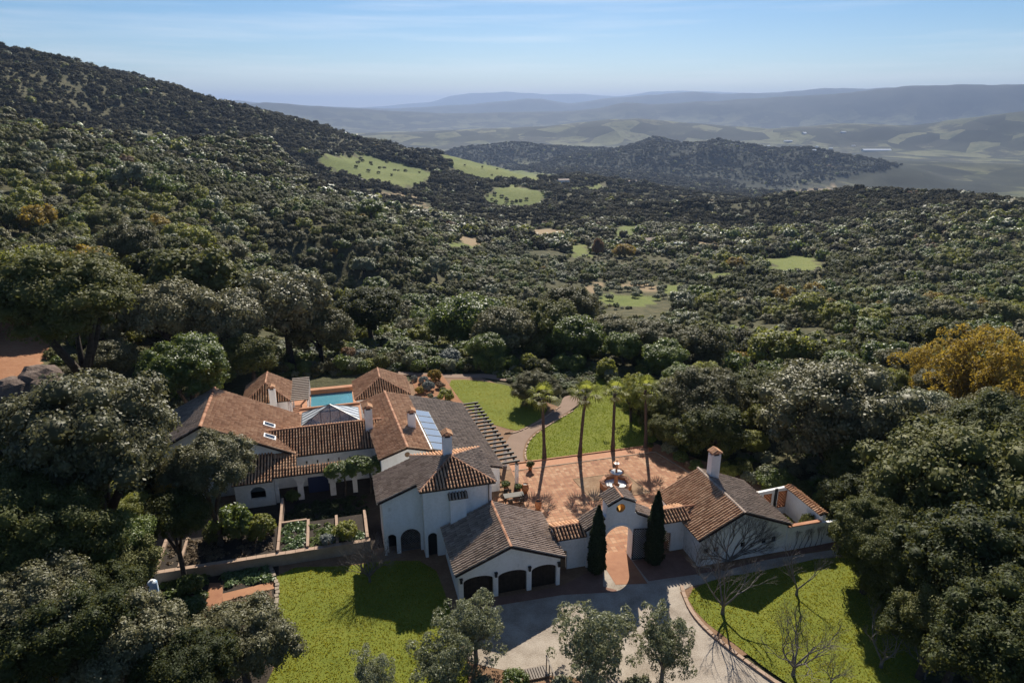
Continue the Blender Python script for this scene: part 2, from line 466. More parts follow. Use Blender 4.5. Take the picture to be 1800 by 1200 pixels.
def np_mesh(name, verts, quads, mats, midx=None, smooth=False):
    me = bpy.data.meshes.new(name)
    nv, nf, k = len(verts), len(quads), quads.shape[1]
    me.vertices.add(nv)
    me.vertices.foreach_set('co', np.asarray(verts, dtype=np.float32).ravel())
    me.loops.add(nf * k)
    me.polygons.add(nf)
    me.loops.foreach_set('vertex_index', np.asarray(quads, dtype=np.int32).ravel())
    me.polygons.foreach_set('loop_start', np.arange(0, nf * k, k, dtype=np.int32))
    me.polygons.foreach_set('loop_total', np.full(nf, k, dtype=np.int32))
    if midx is not None:
        me.polygons.foreach_set('material_index', np.asarray(midx, dtype=np.int32))
    if smooth:
        me.polygons.foreach_set('use_smooth', np.ones(nf, dtype=bool))
    for q in mats:
        me.materials.append(MATS[q])
    me.update(calc_edges=True)
    return me

# ------------------------------------------------------------------ terrain
def vnoise(x, y, seed=0):
    """vectorised smooth value noise, about -1..1"""
    xi, yi = np.floor(x).astype(np.int64), np.floor(y).astype(np.int64)
    fx, fy = x - xi, y - yi
    fx, fy = fx * fx * (3 - 2 * fx), fy * fy * (3 - 2 * fy)
    def h(a, b):
        n = (a * 374761393 + b * 668265263 + seed * 2147483647) & 0x7fffffff
        n = ((n ^ (n >> 13)) * 1274126177) & 0x7fffffff
        return ((n ^ (n >> 16)) & 0xffff) / 32767.5 - 1
    return (h(xi, yi) * (1 - fx) + h(xi + 1, yi) * fx) * (1 - fy) + (h(xi, yi + 1) * (1 - fx) + h(xi + 1, yi + 1) * fx) * fy

def fbm(x, y, octv=4, seed=0):
    s, a = 0, 1.0
    for k in range(octv):
        s = s + a * vnoise(x * 2 ** k + 17.3 * k, y * 2 ** k - 9.1 * k, seed + k)
        a *= 0.5
    return s / 1.9

CTRL = [  # photograph column, row, distance (m): what ground is seen there, canopies taken off below
    (0, 400, 235), (0, 300, 350), (0, 196, 570), (0, 97, 1060), (300, 240, 620), (150, 122, 1100), (300, 158, 1150), (450, 207, 1200), (600, 238, 1280),
    (800, 275, 1380), (960, 302, 1500), (300, 300, 390), (300, 400, 255), (150, 450, 175), (450, 342, 385), (450, 300, 530), (450, 250, 780),
    (600, 330, 580), (600, 290, 1000), (680, 272, 1180), (520, 385, 318), (600, 400, 312), (680, 432, 302), (520, 470, 284), (600, 486, 282), (690, 480, 280), (560, 345, 400), (740, 455, 300), (750, 400, 430), (700, 360, 640), (850, 335, 1000),
    (450, 480, 205), (250, 500, 135), (600, 555, 145), (800, 560, 150), (960, 560, 160), (1130, 600, 150), (1100, 518, 290), (1010, 440, 450),
    (1000, 350, 900), (1050, 305, 1600), (1300, 345, 1250), (1500, 328, 1050), (1800, 328, 760), (1650, 324, 880), (1800, 450, 430), (1500, 450, 450), (1250, 450, 440), (1800, 600, 175),
    (1500, 600, 175), (1800, 380, 600), (1500, 380, 680), (1650, 700, 118), (1500, 730, 102), (1400, 640, 140), (1300, 560, 215), (1250, 400, 640)]
EXTRA = [  # azimuth (deg), distance, height: unseen hollows, plains
    (-36, 740, 14), (-20, 800, -28), (-28, 770, -8), (-14, 700, -48), (-36, 1900, 60), (-20, 2000, -20), (-5, 2100, -150), (-36, 3500, -150), (-15, 3500, -230), (0, 2300, -190), (5, 2600, -185),
    (20, 1600, -150), (32, 1300, -130), (25, 2300, -215), (36, 2300, -215), (10, 2000, -180), (45, 800, -60), (45, 1500, -140),
    (-48, 600, 60), (-48, 1000, 130), (-48, 250, 10), (48, 450, -50), (48, 170, -16)]
for _a in range(-60, 61, 12):
    for _r in (12, 25, 45, 62): EXTRA.append((_a, _r, 0.0))
for _a, _r, _z in ((-60, 95, 9), (-48, 92, 8), (-38, 95, 7.5), (-30, 90, 3.0), (-22, 90, 0.2), (-10, 90, 0), (0, 95, 0), (10, 90, -0.5), (22, 90, -3), (34, 88, -4.5), (48, 88, -5),
                   (-20, 108, -0.6), (-8, 112, -1.5), (6, 112, -3)):
    EXTRA.append((_a, _r, _z))
for _a in range(-60, 61, 15):
    for _r, _z in ((4600, -250), (7000, -255), (11000, -255), (20000, -255), (45000, -255)): EXTRA.append((_a, _r, _z))
_pts, _val = [], []
for _x, _y, _r in CTRL:
    d = px_ray(_x, _y)
    hz = math.hypot(d[0], d[1])
    _pts.append((math.atan2(d[0], d[1]), math.log(_r)))
    _val.append(H + _r * d[2] / hz - (5.5 if _r > 120 else 3.0))
for _a, _r, _z in EXTRA:
    _pts.append((R(_a), math.log(_r)))
    _val.append(_z)
_pts = np.array(_pts)
_lr = np.array([math.exp(p[1]) for p in _pts])
_pts[:, 0] *= 2.2
_q = np.array(_val) / (_lr + 60) ** 0.75

def _phi(d2):
    return np.where(d2 > 1e-12, 0.5 * d2 * np.log(np.maximum(d2, 1e-12)), 0.0)

_n = len(_pts)
_d2 = ((_pts[:, None, :] - _pts[None, :, :]) ** 2).sum(-1)
_A = np.zeros((_n + 3, _n + 3))
_A[:_n, :_n] = _phi(_d2) + np.eye(_n) * 2e-4
_A[:_n, _n] = 1
_A[:_n, _n + 1:] = _pts
_A[_n:, :_n] = _A[:_n, _n:].T
_wts = np.linalg.solve(_A, np.concatenate([_q, np.zeros(3)]))

def sstep(a, b, x):
    t = np.clip((x - a) / (b - a), 0, 1)
    return t * t * (3 - 2 * t)

def _interp(tab, az, r):
    xs, hs = [], []
    for px, py in tab:
        d = px_ray(px, py)
        xs.append(math.atan2(d[0], d[1]))
        hs.append(H + r * d[2] / math.hypot(d[0], d[1]))
    return np.interp(az, xs, hs)

# skylines of the far ranges (column, row) at a distance
RANGES = [
    (3300, 0.13, 0.16, -250, [(930, 300), (980, 276), (1080, 262), (1150, 250), (1200, 252), (1270, 247), (1310, 254), (1360, 262), (1420, 260), (1470, 271), (1540, 282), (1620, 300), (1700, 330)]),
    (3900, 0.10, 0.12, -250, [(700, 300), (800, 262), (900, 250), (1000, 258), (1080, 262), (1150, 241), (1190, 249), (1250, 275)]),
    (6300, 0.10, 0.14, -255, [(440, 222), (560, 236), (720, 232), (850, 226), (960, 222), (1060, 210), (1130, 208), (1200, 215), (1350, 226), (1480, 216), (1600, 220), (1700, 207), (1800, 194), (1950, 190)]),
    (11500, 0.10, 0.12, -255, [(400, 186), (460, 179), (520, 183), (600, 189), (700, 195), (800, 199), (900, 197), (1000, 195), (1050, 190), (1100, 179), (1150, 183), (1225, 178), (1300, 172), (1400, 168), (1465, 165), (1550, 155), (1600, 150), (1685, 148), (1800, 147), (1950, 150)]),
    (17500, 0.09, 0.10, -255, [(300, 182), (420, 176), (520, 186), (700, 190), (850, 181), (900, 175), (950, 172), (1000, 180), (1075, 172), (1150, 166), (1220, 160), (1290, 164), (1375, 160), (1460, 154), (1525, 156), (1570, 153), (1700, 165), (1950, 160)]),
    (30000, 0.07, 0.08, -255, [(300, 190), (600, 192), (700, 184), (760, 178), (790, 169), (830, 163), (890, 161), (950, 164), (1020, 164), (1090, 168), (1150, 160), (1200, 158), (1300, 163), (1500, 170), (1950, 170)]),
]

def terrain_z(x, y):
    x, y = np.asarray(x, float), np.asarray(y, float)
    shp = x.shape
    x, y = x.ravel(), y.ravel()
    r = np.hypot(x, y)
    az = np.clip(np.arctan2(x, y), -R(60), R(60))
    lr = np.log(np.clip(r, 10, 45000))
    z = np.empty_like(r)
    for s in range(0, len(r), 20000):
        q = np.stack([az[s:s + 20000] * 2.2, lr[s:s + 20000]], 1)
        d2 = ((q[:, None, :] - _pts[None, :, :]) ** 2).sum(-1)
        z[s:s + 20000] = (_phi(d2) @ _wts[:_n] + _wts[_n] + q @ _wts[_n + 1:]) * (np.exp(lr[s:s + 20000]) + 60) ** 0.75
    far = sstep(3000, 4200, r)
    z = z * (1 - far) + np.clip(z, -256, -235) * far
    # rolling relief
    amp = 1.2 * sstep(110, 400, r) + 7 * sstep(500, 1500, r) + 10 * sstep(3000, 6000, r)
    z = z + amp * fbm(x / (40 + r * 0.10), y / (40 + r * 0.10), 4, 3)
    # gullies running down the slopes
    z = z - (5 * sstep(180, 320, r) + 24 * sstep(400, 1000, r)) * (np.abs(fbm(x / 230, y / 230, 3, 11)) - .05) * (1 - sstep(4200, 5200, r))
    for rr, wf, wb, base, tab in RANGES:
        top = _interp(tab, az, rr)
        dl = lr - math.log(rr)
        sh = np.where(dl < 0, np.exp(-(dl / wf) ** 2), np.exp(-(dl / wb) ** 2))
        rid = 1 - (0.8 if rr < 4500 else 0.5) * (1 - sh * .9) * np.abs(fbm(x / (rr * 0.055), y / (rr * 0.055), 4, int(rr) % 97)) * 2
        hgt = (top - base) * sh * np.clip(rid, 0.2, 1)
        z = np.maximum(z, base + hgt) if rr > 4500 else np.maximum(z, base + hgt + 0 * z)
    # the estate's own level ground
    u, v = x * CT + y * ST, -x * ST + y * CT
    dx = np.maximum(np.maximum(-19 - u, u - 46), 0)
    dy = np.maximum(np.maximum(20 - v, v - 98), 0)
    de = np.hypot(dx, dy)
    k = sstep(2, 20, de)
    z = z * k + (-0.16) * (1 - k)
    return z.reshape(shp)

def tz(x, y):
    return float(terrain_z(np.array([x]), np.array([y]))[0])

def hit(px, py):
    """where the view ray through a pixel meets the ground"""
    d = px_ray(px, py)
    hz = math.hypot(d[0], d[1])
    rr = np.geomspace(30, 9000, 1500)
    X, Y, Z = d[0] / hz * rr, d[1] / hz * rr, H + d[2] / hz * rr
    below = np.nonzero(Z < terrain_z(X, Y))[0]
    k = below[0] if len(below) else len(rr) - 1
    return (X[k], Y[k])

def inpoly(x, y, poly):
    x, y = np.asarray(x), np.asarray(y)
    c = np.zeros(x.shape, bool)
    n = len(poly)
    for i in range(n):
        x0, y0 = poly[i]
        x1, y1 = poly[(i + 1) % n]
        c ^= ((y0 > y) != (y1 > y)) & (x < (x1 - x0) * (y - y0) / ((y1 - y0) or 1e-9) + x0)
    return c

CLEAR_PX = {
    'meadow': [[(553, 287), (575, 272), (640, 272), (700, 284), (765, 303), (755, 325), (700, 333), (620, 314)], [(772, 281), (850, 283), (968, 306), (945, 320), (850, 316), (800, 303)],
               [(848, 345), (905, 324), (958, 342), (948, 362), (900, 367), (853, 360)], [(988, 431), (1032, 429), (1036, 449), (1004, 455)], [(1050, 524), (1085, 516), (1140, 520), (1165, 531), (1120, 541), (1062, 536)], [(1165, 508), (1195, 497), (1224, 498), (1238, 520), (1205, 530), (1180, 522)],
               [(1342, 455), (1400, 448), (1456, 462), (1425, 478), (1350, 470)], [(1200, 545), (1296, 574), (1290, 592), (1215, 570)], [(1075, 400), (1130, 395), (1120, 415), (1080, 418)], [(690, 392), (735, 398), (740, 412), (700, 410)], [(770, 425), (830, 418), (850, 436), (790, 444)], [(1290, 425), (1360, 418), (1380, 428), (1310, 436)], [(1240, 482), (1300, 478), (1310, 490), (1250, 496)], [(1000, 330), (1060, 322), (1075, 330), (1010, 340)]],
    'bare': [[(640, 345), (700, 341), (765, 350), (762, 353), (700, 345), (640, 349)], [(1178, 436), (1250, 428), (1335, 424), (1335, 428), (1250, 433), (1180, 440)], [(1340, 346), (1400, 336), (1465, 330), (1466, 333), (1400, 341), (1342, 351)], [(905, 405), (960, 402), (1000, 408), (995, 416), (930, 414)], [(1190, 345), (1260, 352), (1255, 356), (1188, 349)], [(665, 361), (745, 357), (768, 367), (690, 374)], [(1380, 612), (1425, 618), (1492, 640), (1430, 650)], [(800, 414), (870, 418), (872, 432), (810, 430)], [(1028, 508), (1050, 492), (1068, 496), (1048, 518)], [(1090, 498), (1130, 494), (1160, 504), (1150, 514), (1105, 510)], [(1150, 430), (1230, 425), (1300, 432), (1240, 442)], [(1310, 348), (1380, 336), (1385, 342), (1320, 356)]]}
CLEAR = {k: [[hit(*p) for p in pl] for pl in v] for k, v in CLEAR_PX.items()}

_az = np.concatenate([np.arange(-180, -64, 6.0), np.arange(-64, -46, 1.5), np.arange(-46, 46, 0.3), np.arange(46, 64, 1.5), np.arange(64, 180.1, 6.0)]) * math.pi / 180
_rr = np.concatenate([[2.0, 10, 18, 26, 33], np.geomspace(38, 50000, 370)])
_RR, _AZ = np.meshgrid(_rr, _az, indexing='ij')
_X, _Y = _RR * np.sin(_AZ), _RR * np.cos(_AZ)
_Z = terrain_z(_X, _Y)
_nr, _na = _X.shape
_i = np.arange(_nr * _na).reshape(_nr, _na)
_quads = np.stack([_i[:-1, :-1], _i[:-1, 1:], _i[1:, 1:], _i[1:, :-1]], -1).reshape(-1, 4)[:, ::-1]

# land cover of the terrain: noise-mottled scrub, meadows and ploughed ground
m, n, l, out, b = _nodes('terrain')
at = n.new('ShaderNodeAttribute')
at.attribute_name = 'meadow'
ab = n.new('ShaderNodeAttribute')
ab.attribute_name = 'bare'
f1 = _noise(n, l, 0.006, 8, 0.65)
f2 = _noise(n, l, 0.22, 5, 0.7)
f3 = _noise(n, l, 0.0021, 6, 0.55)
scrub = _ramp(n, l, _math(n, l, 'ADD', _math(n, l, 'MULTIPLY', f2, 0.6), _math(n, l, 'MULTIPLY', f1, 0.4)), [(0.3, (0.035, 0.038, 0.018)), (0.48, (0.07, 0.068, 0.034)), (0.6, (0.12, 0.105, 0.055)), (0.8, (0.19, 0.155, 0.09))])
mead = _ramp(n, l, _math(n, l, 'ADD', _math(n, l, 'MULTIPLY', f1, 0.6), _math(n, l, 'MULTIPLY', f2, 0.4)), [(0.32, (0.080, 0.105, 0.028)), (0.46, (0.125, 0.15, 0.040)), (0.56, (0.165, 0.18, 0.055)), (0.7, (0.22, 0.20, 0.09))])
vor = n.new('ShaderNodeTexVoronoi')
vor.inputs['Scale'].default_value = 0.0048
_g = n.new('ShaderNodeNewGeometry')
_wv = n.new('ShaderNodeMixRGB')
l.new(_g.outputs['Position'], vor.inputs['Vector'])
n.remove(_wv)
sepv = n.new('ShaderNodeSeparateColor')
l.new(vor.outputs['Color'], sepv.inputs['Color'])
plainf = _ramp(n, l, _math(n, l, 'ADD', _math(n, l, 'MULTIPLY', sepv.outputs[0], 0.5), _math(n, l, 'MULTIPLY', f1, 0.5)), [(0.30, (0.018, 0.022, 0.014)), (0.49, (0.036, 0.040, 0.024)), (0.54, (0.085, 0.092, 0.045)), (0.63, (0.145, 0.145, 0.075)), (0.70, (0.04, 0.042, 0.028))])
ap = n.new('ShaderNodeAttribute')
ap.attribute_name = 'plain'
def _mixc(fac, a, bb):
    q = n.new('ShaderNodeMix')
    q.data_type = 'RGBA'
    l.new(fac, q.inputs[0])
    l.new(a, q.inputs[6])
    if isinstance(bb, tuple): q.inputs[7].default_value = (*bb, 1)
    else: l.new(bb, q.inputs[7])
    return q.outputs[2]
aw = n.new('ShaderNodeAttribute')
aw.attribute_name = 'forest'
woods = _ramp(n, l, _math(n, l, 'ADD', _math(n, l, 'MULTIPLY', f1, .4), _math(n, l, 'MULTIPLY', f3, .6)), [(0.3, (0.014, 0.018, 0.011)), (0.55, (0.026, 0.031, 0.017)), (0.72, (0.055, 0.058, 0.032))])
c00 = _mixc(aw.outputs['Fac'], scrub, woods)
c0 = _mixc(ap.outputs['Fac'], c00, plainf)
c1 = _mixc(at.outputs['Fac'], c0, mead)
c2 = _mixc(ab.outputs['Fac'], c1, (0.27, 0.20, 0.12))
l.new(c2, b.inputs['Base Color'])
b.inputs['Roughness'].default_value = 0.95
b.inputs['Specular IOR Level'].default_value = 0.1
bp = n.new('ShaderNodeBump')
bp.inputs['Strength'].default_value = 0.8
bp.inputs['Distance'].default_value = 1.2
l.new(f2, bp.inputs['Height'])
l.new(bp.outputs[0], b.inputs['Normal'])

ground_me = np_mesh('terrain', np.stack([_X.ravel(), _Y.ravel(), _Z.ravel()], 1), _quads, ['terrain'], smooth=True)
for nm in ('meadow', 'bare'):
    msk = np.zeros(_X.size)
    for pl in CLEAR[nm]:
        msk = np.maximum(msk, inpoly(_X.ravel(), _Y.ravel(), pl).astype(float))
    _jx = fbm(_X.ravel() / 14, _Y.ravel() / 14, 3, 41) * (4 + _RR.ravel() * .018)
    _jy = fbm(_X.ravel() / 14, _Y.ravel() / 14, 3, 47) * (4 + _RR.ravel() * .018)
    for pl in CLEAR[nm]:
        msk = np.maximum(msk * .5, 0.999 * inpoly(_X.ravel() + _jx, _Y.ravel() + _jy, pl)) if False else msk
    m2 = np.zeros(_X.size)
    for pl in CLEAR[nm]: m2 = np.maximum(m2, inpoly(_X.ravel() + _jx, _Y.ravel() + _jy, pl).astype(float))
    msk = m2
    ground_me.attributes.new(nm, 'FLOAT', 'POINT').data.foreach_set('value', msk.astype(np.float32))
_pl = sstep(3600, 4800, _RR.ravel()) * (1 - sstep(-110, 40, _Z.ravel()) * 0.9) * (1 - 0.8 * sstep(9000, 12000, _RR.ravel()))
_pl = np.maximum(_pl, sstep(2000, 2600, _RR.ravel()) * (1 - sstep(-228, -200, _Z.ravel())) * (1 - 0.8 * sstep(9000, 12000, _RR.ravel())))
ground_me.attributes.new('plain', 'FLOAT', 'POINT').data.foreach_set('value', _pl.astype(np.float32))
_fo = sstep(1800, 3000, _RR.ravel())
ground_me.attributes.new('forest', 'FLOAT', 'POINT').data.foreach_set('value', _fo.astype(np.float32))
terrain_ob = link(bpy.data.objects.new('terrain', ground_me))
tag(terrain_ob, 'rolling wooded hills, valley and far mountain ranges', None, None, 'structure')

# ------------------------------------------------------------------ estate ground: sheets and kerbs
def sheet(name, poly, z, mat, th=0.0, kind='structure', label=None):
    """a level polygon in estate coordinates, laid as a sheet (or a slab when th is given)"""
    me = bpy.data.meshes.new(name)
    pts = [(*W(u, v), z) for u, v in poly]
    tri = tessellate_polygon([[Vector((p[0], p[1], 0)) for p in pts]])
    vs, fs = list(pts), []
    for t in tri:
        a, b2, c = (pts[k] for k in t)
        cr_ = (b2[0] - a[0]) * (c[1] - a[1]) - (b2[1] - a[1]) * (c[0] - a[0])
        fs.append(list(t) if cr_ > 0 else list(t)[::-1])
    if th:
        n0 = len(vs)
        vs += [(p[0], p[1], z - th) for p in pts]
        for k in range(n0):
            k2 = (k + 1) % n0
            fs.append([k, k + n0, k2 + n0, k2])
    me.from_pydata(vs, [], fs)
    me.materials.append(MATS[mat])
    o = link(bpy.data.objects.new(name, me))
    tag(o, label, None, None, kind)
    return o

def pxl(pts, z=0.0):
    return [PUV(x, y, z) for x, y in pts]

def smooth_poly(pts, it=2, closed=True):
    for _ in range(it):
        q = []
        n = len(pts)
        for k in range(n if closed else n - 1):
            a, b2 = pts[k], pts[(k + 1) % n]
            q.append((a[0] * .75 + b2[0] * .25, a[1] * .75 + b2[1] * .25))
            q.append((a[0] * .25 + b2[0] * .75, a[1] * .25 + b2[1] * .75))
        pts = q if closed else [pts[0]] + q + [pts[-1]]
    return pts

# gravel drive and forecourt
drive = pxl([(770, 1075), (820, 1068), (1000, 1030), (1060, 985), (1110, 980), (1200, 985), (1275, 1003), (1330, 985), (1470, 965), (1480, 975), (1330, 1004), (1215, 1030), (1195, 1040), (1215, 1080), (1270, 1130), (1350, 1185), (1400, 1215), (1480, 1290), (1200, 1330), (1080, 1230), (1010, 1190), (900, 1180), (830, 1165), (800, 1130)])
sheet('gravel_drive', drive, 0.004, 'gravel', label='pale gravel drive in front of the garage and gate')
sheet('garden_soil', [(-19, 36), (46, 36), (46, 56), (20, 99), (-19, 98)], -0.012, 'soil', label='bare garden soil around the villa')
# terracotta courtyard: a bed of grout with the tiles on it
court = [(13.0, 52.0), (46.5, 47.0), (46.5, 47.2), (37.6, 55.0), (38.6, 61.0), (36.5, 69.2), (18.5, 69.2), (17.4, 63.0), (15.6, 63.0), (13.0, 62.0)]
court = [(13.0, 50.5), (29.6, 50.5), (29.6, 55.5), (37.6, 56.2), (38.4, 61.6), (36.5, 69.3), (18.2, 69.3), (17.9, 64.0), (13.0, 62.0)]
sheet('courtyard_paving', court, 0.006, 'terracotta_grout', label='terracotta paved courtyard between gate, garage and lawn')
_tv, _tq = [], []
rng = np.random.default_rng(5)
_cw = [W(*p) for p in court]
TS = 0.46
for iu in np.arange(13, 39, TS):
    for iv in np.arange(50.5, 67.6, TS):
        cx, cy = W(iu + TS / 2, iv + TS / 2)
        if not inpoly(np.array([cx]), np.array([cy]), _cw)[0]:
            continue
        du, dv = iu - 28.3, iv - 61.2
        if math.hypot(du, dv) < 1.5: continue
        h0 = 0.010 + 0.006 * rng.random()
        g = 0.022
        k = len(_tv)
        for (a, c, e) in ((iu + g, iv + g, .0), (iu + TS - g, iv + g, .0), (iu + TS - g, iv + TS - g, .0), (iu + g, iv + TS - g, .0)):
            _tv.append((*W(a, c), h0 + 0.004 * rng.random()))
        _tq.append((k, k + 1, k + 2, k + 3))
_me = np_mesh('paving_tile', np.array(_tv), np.array(_tq), ['terracotta'])
tile_ob = link(bpy.data.objects.new('paving_tiles', _me), bpy.data.objects['courtyard_paving'])
tag(tile_ob, kind='stuff')
# border band of the courtyard and its kerb
def band(name, line, w, z, mat, h=0.1, parent=None):
    mb = MB()
    for (a, c) in zip(line, line[1:]):
        A, B = W(*a), W(*c)
        mb.beam((A[0], A[1], z), (B[0], B[1], z), w, h)
    o = mb.build(name, mat, parent)
    return o
sheet('border_paving', [(18.2, 67.9), (36.8, 67.9), (36.5, 69.4), (18.2, 69.4)], 0.03, 'clay_trim', label='band of paler terracotta along the lawn edge')
sheet('border_paving', [(36.6, 67.8), (38.2, 61.6), (37.4, 56.3), (38.6, 56.3), (39.8, 61.6), (37.6, 69.6), (36.4, 69.4)], 0.026, 'clay_trim', label='band of paler terracotta along the east flower bed')
tag(band('kerb', [(18.3, 69.45), (36.5, 69.45)], 0.16, 0.06, 'clay_trim', 0.16), 'low terracotta kerb along the palm lawn', None, None, 'structure')
tag(band('kerb', [(18.3, 67.85), (36.4, 67.85), (38.1, 61.6), (37.4, 56.4)], 0.10, 0.03, 'stone', 0.07), 'thin drain line in the courtyard paving', None, None, 'structure')
# wet ring around the fountain
_ap = [PUV(x, y) for x, y in ((1008, 842), (1096, 830), (1142, 866), (1042, 880))]
sheet('wet_paving', _ap, 0.034, 'apron_stone', label='pale stone apron around the fountain')
for _k in range(4):
    tag(band('apron_border', [_ap[_k], _ap[(_k + 1) % 4]], 0.13, 0.03, 'apron_stone', 0.05), 'pale border strip of the fountain apron', None, None, 'structure')
# brick forecourt strips in front of garage, gate and annex
sheet('brick_apron', pxl([(806, 1062), (985, 1030), (1020, 1012), (1060, 992), (1060, 1030), (1083, 1036), (1085, 1040), (990, 1045), (878, 1063), (815, 1078)]), 0.010, 'cobble_dark', label='dark brick apron in front of the garage doors')
sheet('brick_apron', pxl([(1112, 985), (1190, 968), (1200, 975), (1222, 995), (1275, 1000), (1230, 1008), (1140, 1021)]), 0.010, 'cobble_dark', label='dark brick apron right of the gate arch')
sheet('brick_apron', pxl([(1275, 998), (1470, 950), (1475, 960), (1340, 985), (1290, 998)]), 0.012, 'cobble_dark', label='narrow brick strip along the annex wall')
sheet('gate_paving', [(21.9, 46.2), (24.7, 45.6), (24.7, 50.6), (21.9, 50.6)], 0.016, 'terracotta', label='terracotta threshold paving through the gate arch')
# lawns
lawn_left = smooth_poly(pxl([(487, 997), (620, 994), (668, 985), (760, 985), (790, 1062), (800, 1120), (830, 1180), (800, 1260), (420, 1300), (470, 1200), (500, 1130), (485, 1060)]), 1)
lawn_right = smooth_poly(pxl([(1203, 1042), (1260, 1015), (1330, 1005), (1470, 974), (1600, 990), (1680, 1080), (1640, 1200), (1480, 1260), (1360, 1185), (1290, 1130), (1230, 1085)]), 1)
lawn_palm = smooth_poly(pxl([(928, 812), (1000, 803), (1070, 793), (1140, 783), (1160, 770), (1150, 720), (1120, 690), (1075, 664), (1050, 660), (1042, 690), (1010, 722), (965, 747), (932, 770), (924, 795)]), 1)
lawn_back = smooth_poly(pxl([(781, 668), (830, 667), (900, 678), (930, 690), (965, 715), (955, 733), (915, 755), (905, 757), (855, 742), (815, 710)]), 1)
sheet('lawn', lawn_left, 0.008, 'lawn_ground', label='lawn in front of the tower house and garage')
sheet('lawn', lawn_right, 0.008, 'lawn_ground', label='lawn right of the curving drive')
sheet('lawn', lawn_palm, 0.012, 'lawn_ground', label='lawn behind the four tall palms')
sheet('lawn', lawn_back, 0.012, 'lawn_ground', label='lawn behind the pergola')
sheet('garden_path', smooth_poly(pxl([(886, 828), (905, 822), (922, 815), (918, 795), (928, 768), (965, 743), (1005, 720), (1020, 708), (1015, 695), (990, 695), (985, 715), (950, 738), (912, 758), (895, 765), (886, 790), (880, 815)]), 2), 0.018, 'concrete_path', label='curving garden path between the two lawns')
sheet('garden_path', pxl([(700, 653), (790, 658), (850, 657), (905, 662), (925, 668), (900, 671), (850, 664), (790, 664), (700, 658)]), 0.018, 'concrete_path', label='pale gravel path behind the far lawn')  # pale path laid in a darker material for the shade on it
sheet('pool_terrace', [(-15, 84), (9.5, 84), (9.5, 99), (-15, 99)], 0.02, 'clay_trim', label='terracotta terrace around the pool')
sheet('side_court', [(-12, 57), (6, 57), (6, 72), (-12, 72)], 0.016, 'dark_soil', label='side court below the arcade, soil darkened for shade')
sheet('red_soil_bank', pxl([(-40, 700), (-40, 560), (50, 565), (70, 590), (40, 640), (60, 720)], 3.0), 0.02, 'soil_red', label='bank')
bpy.data.objects.remove(bpy.data.objects['red_soil_bank'])

# grass on the lawns: short blades, nobody could count them
def grass(name, polys, dens, hh, seed, label, mat='grass_blades'):
    rg = np.random.default_rng(seed)
    allp = []
    for poly in polys:
        wp = np.array([W(*p) for p in poly])
        lo, hi = wp.min(0), wp.max(0)
        n_ = int((hi[0] - lo[0]) * (hi[1] - lo[1]) * dens)
        q = lo + rg.random((n_, 2)) * (hi - lo)
        q = q[inpoly(q[:, 0], q[:, 1], [tuple(t) for t in wp])]
        # tufty: denser where the noise is high
        k = rg.random(len(q)) < 0.65 + 0.45 * fbm(q[:, 0] / 0.9, q[:, 1] / 0.9, 2, seed)
        allp.append(q[k])
    q = np.concatenate(allp)
    m_ = len(q)
    a = rg.random(m_) * 2 * math.pi
    ln = hh * (0.5 + rg.random(m_))
    lean = rg.normal(0, 0.5, (m_, 2))
    w_ = 0.035 + 0.03 * rg.random(m_)
    base = np.column_stack([q, np.full(m_, 0.008)])
    s = np.column_stack([np.cos(a) * w_, np.sin(a) * w_, np.zeros(m_)])
    tip = base + np.column_stack([lean * ln[:, None], ln])
    vv = np.stack([base - s, base + s, tip], 1).reshape(-1, 3)
    ff = np.arange(3 * m_).reshape(-1, 3)
    o = link(bpy.data.objects.new(name, np_mesh(name, vv, ff, [mat])))
    tag(o, label, None, None, 'stuff')
grass('grass', [lawn_left], 95, 0.085, 1, 'short yellow-green grass of the lawn before the garage')
grass('grass', [lawn_right], 95, 0.085, 2, 'short grass of the lawn right of the drive')
grass('grass', [lawn_palm, ], 70, 0.11, 3, 'thick green grass of the palm lawn', 'grass_fresh')
grass('grass', [lawn_back], 60, 0.06, 4, 'smooth bright grass of the lawn behind the pergola')

# ------------------------------------------------------------------ roofs of barrel tiles
def _plane(poly):
    p = [np.array(q, float) for q in poly]
    nrm = np.zeros(3)
    for a, b_ in zip(p, p[1:] + p[:1]):
        nrm += np.cross(a, b_)
    nrm /= np.linalg.norm(nrm)
    if nrm[2] < 0: nrm = -nrm
    up = np.array((0, 0, 1.0)) - nrm * nrm[2]
    up /= np.linalg.norm(up)
    ac = np.cross(up, nrm)
    return p, nrm, up, ac

_rt = np.random.default_rng(77)

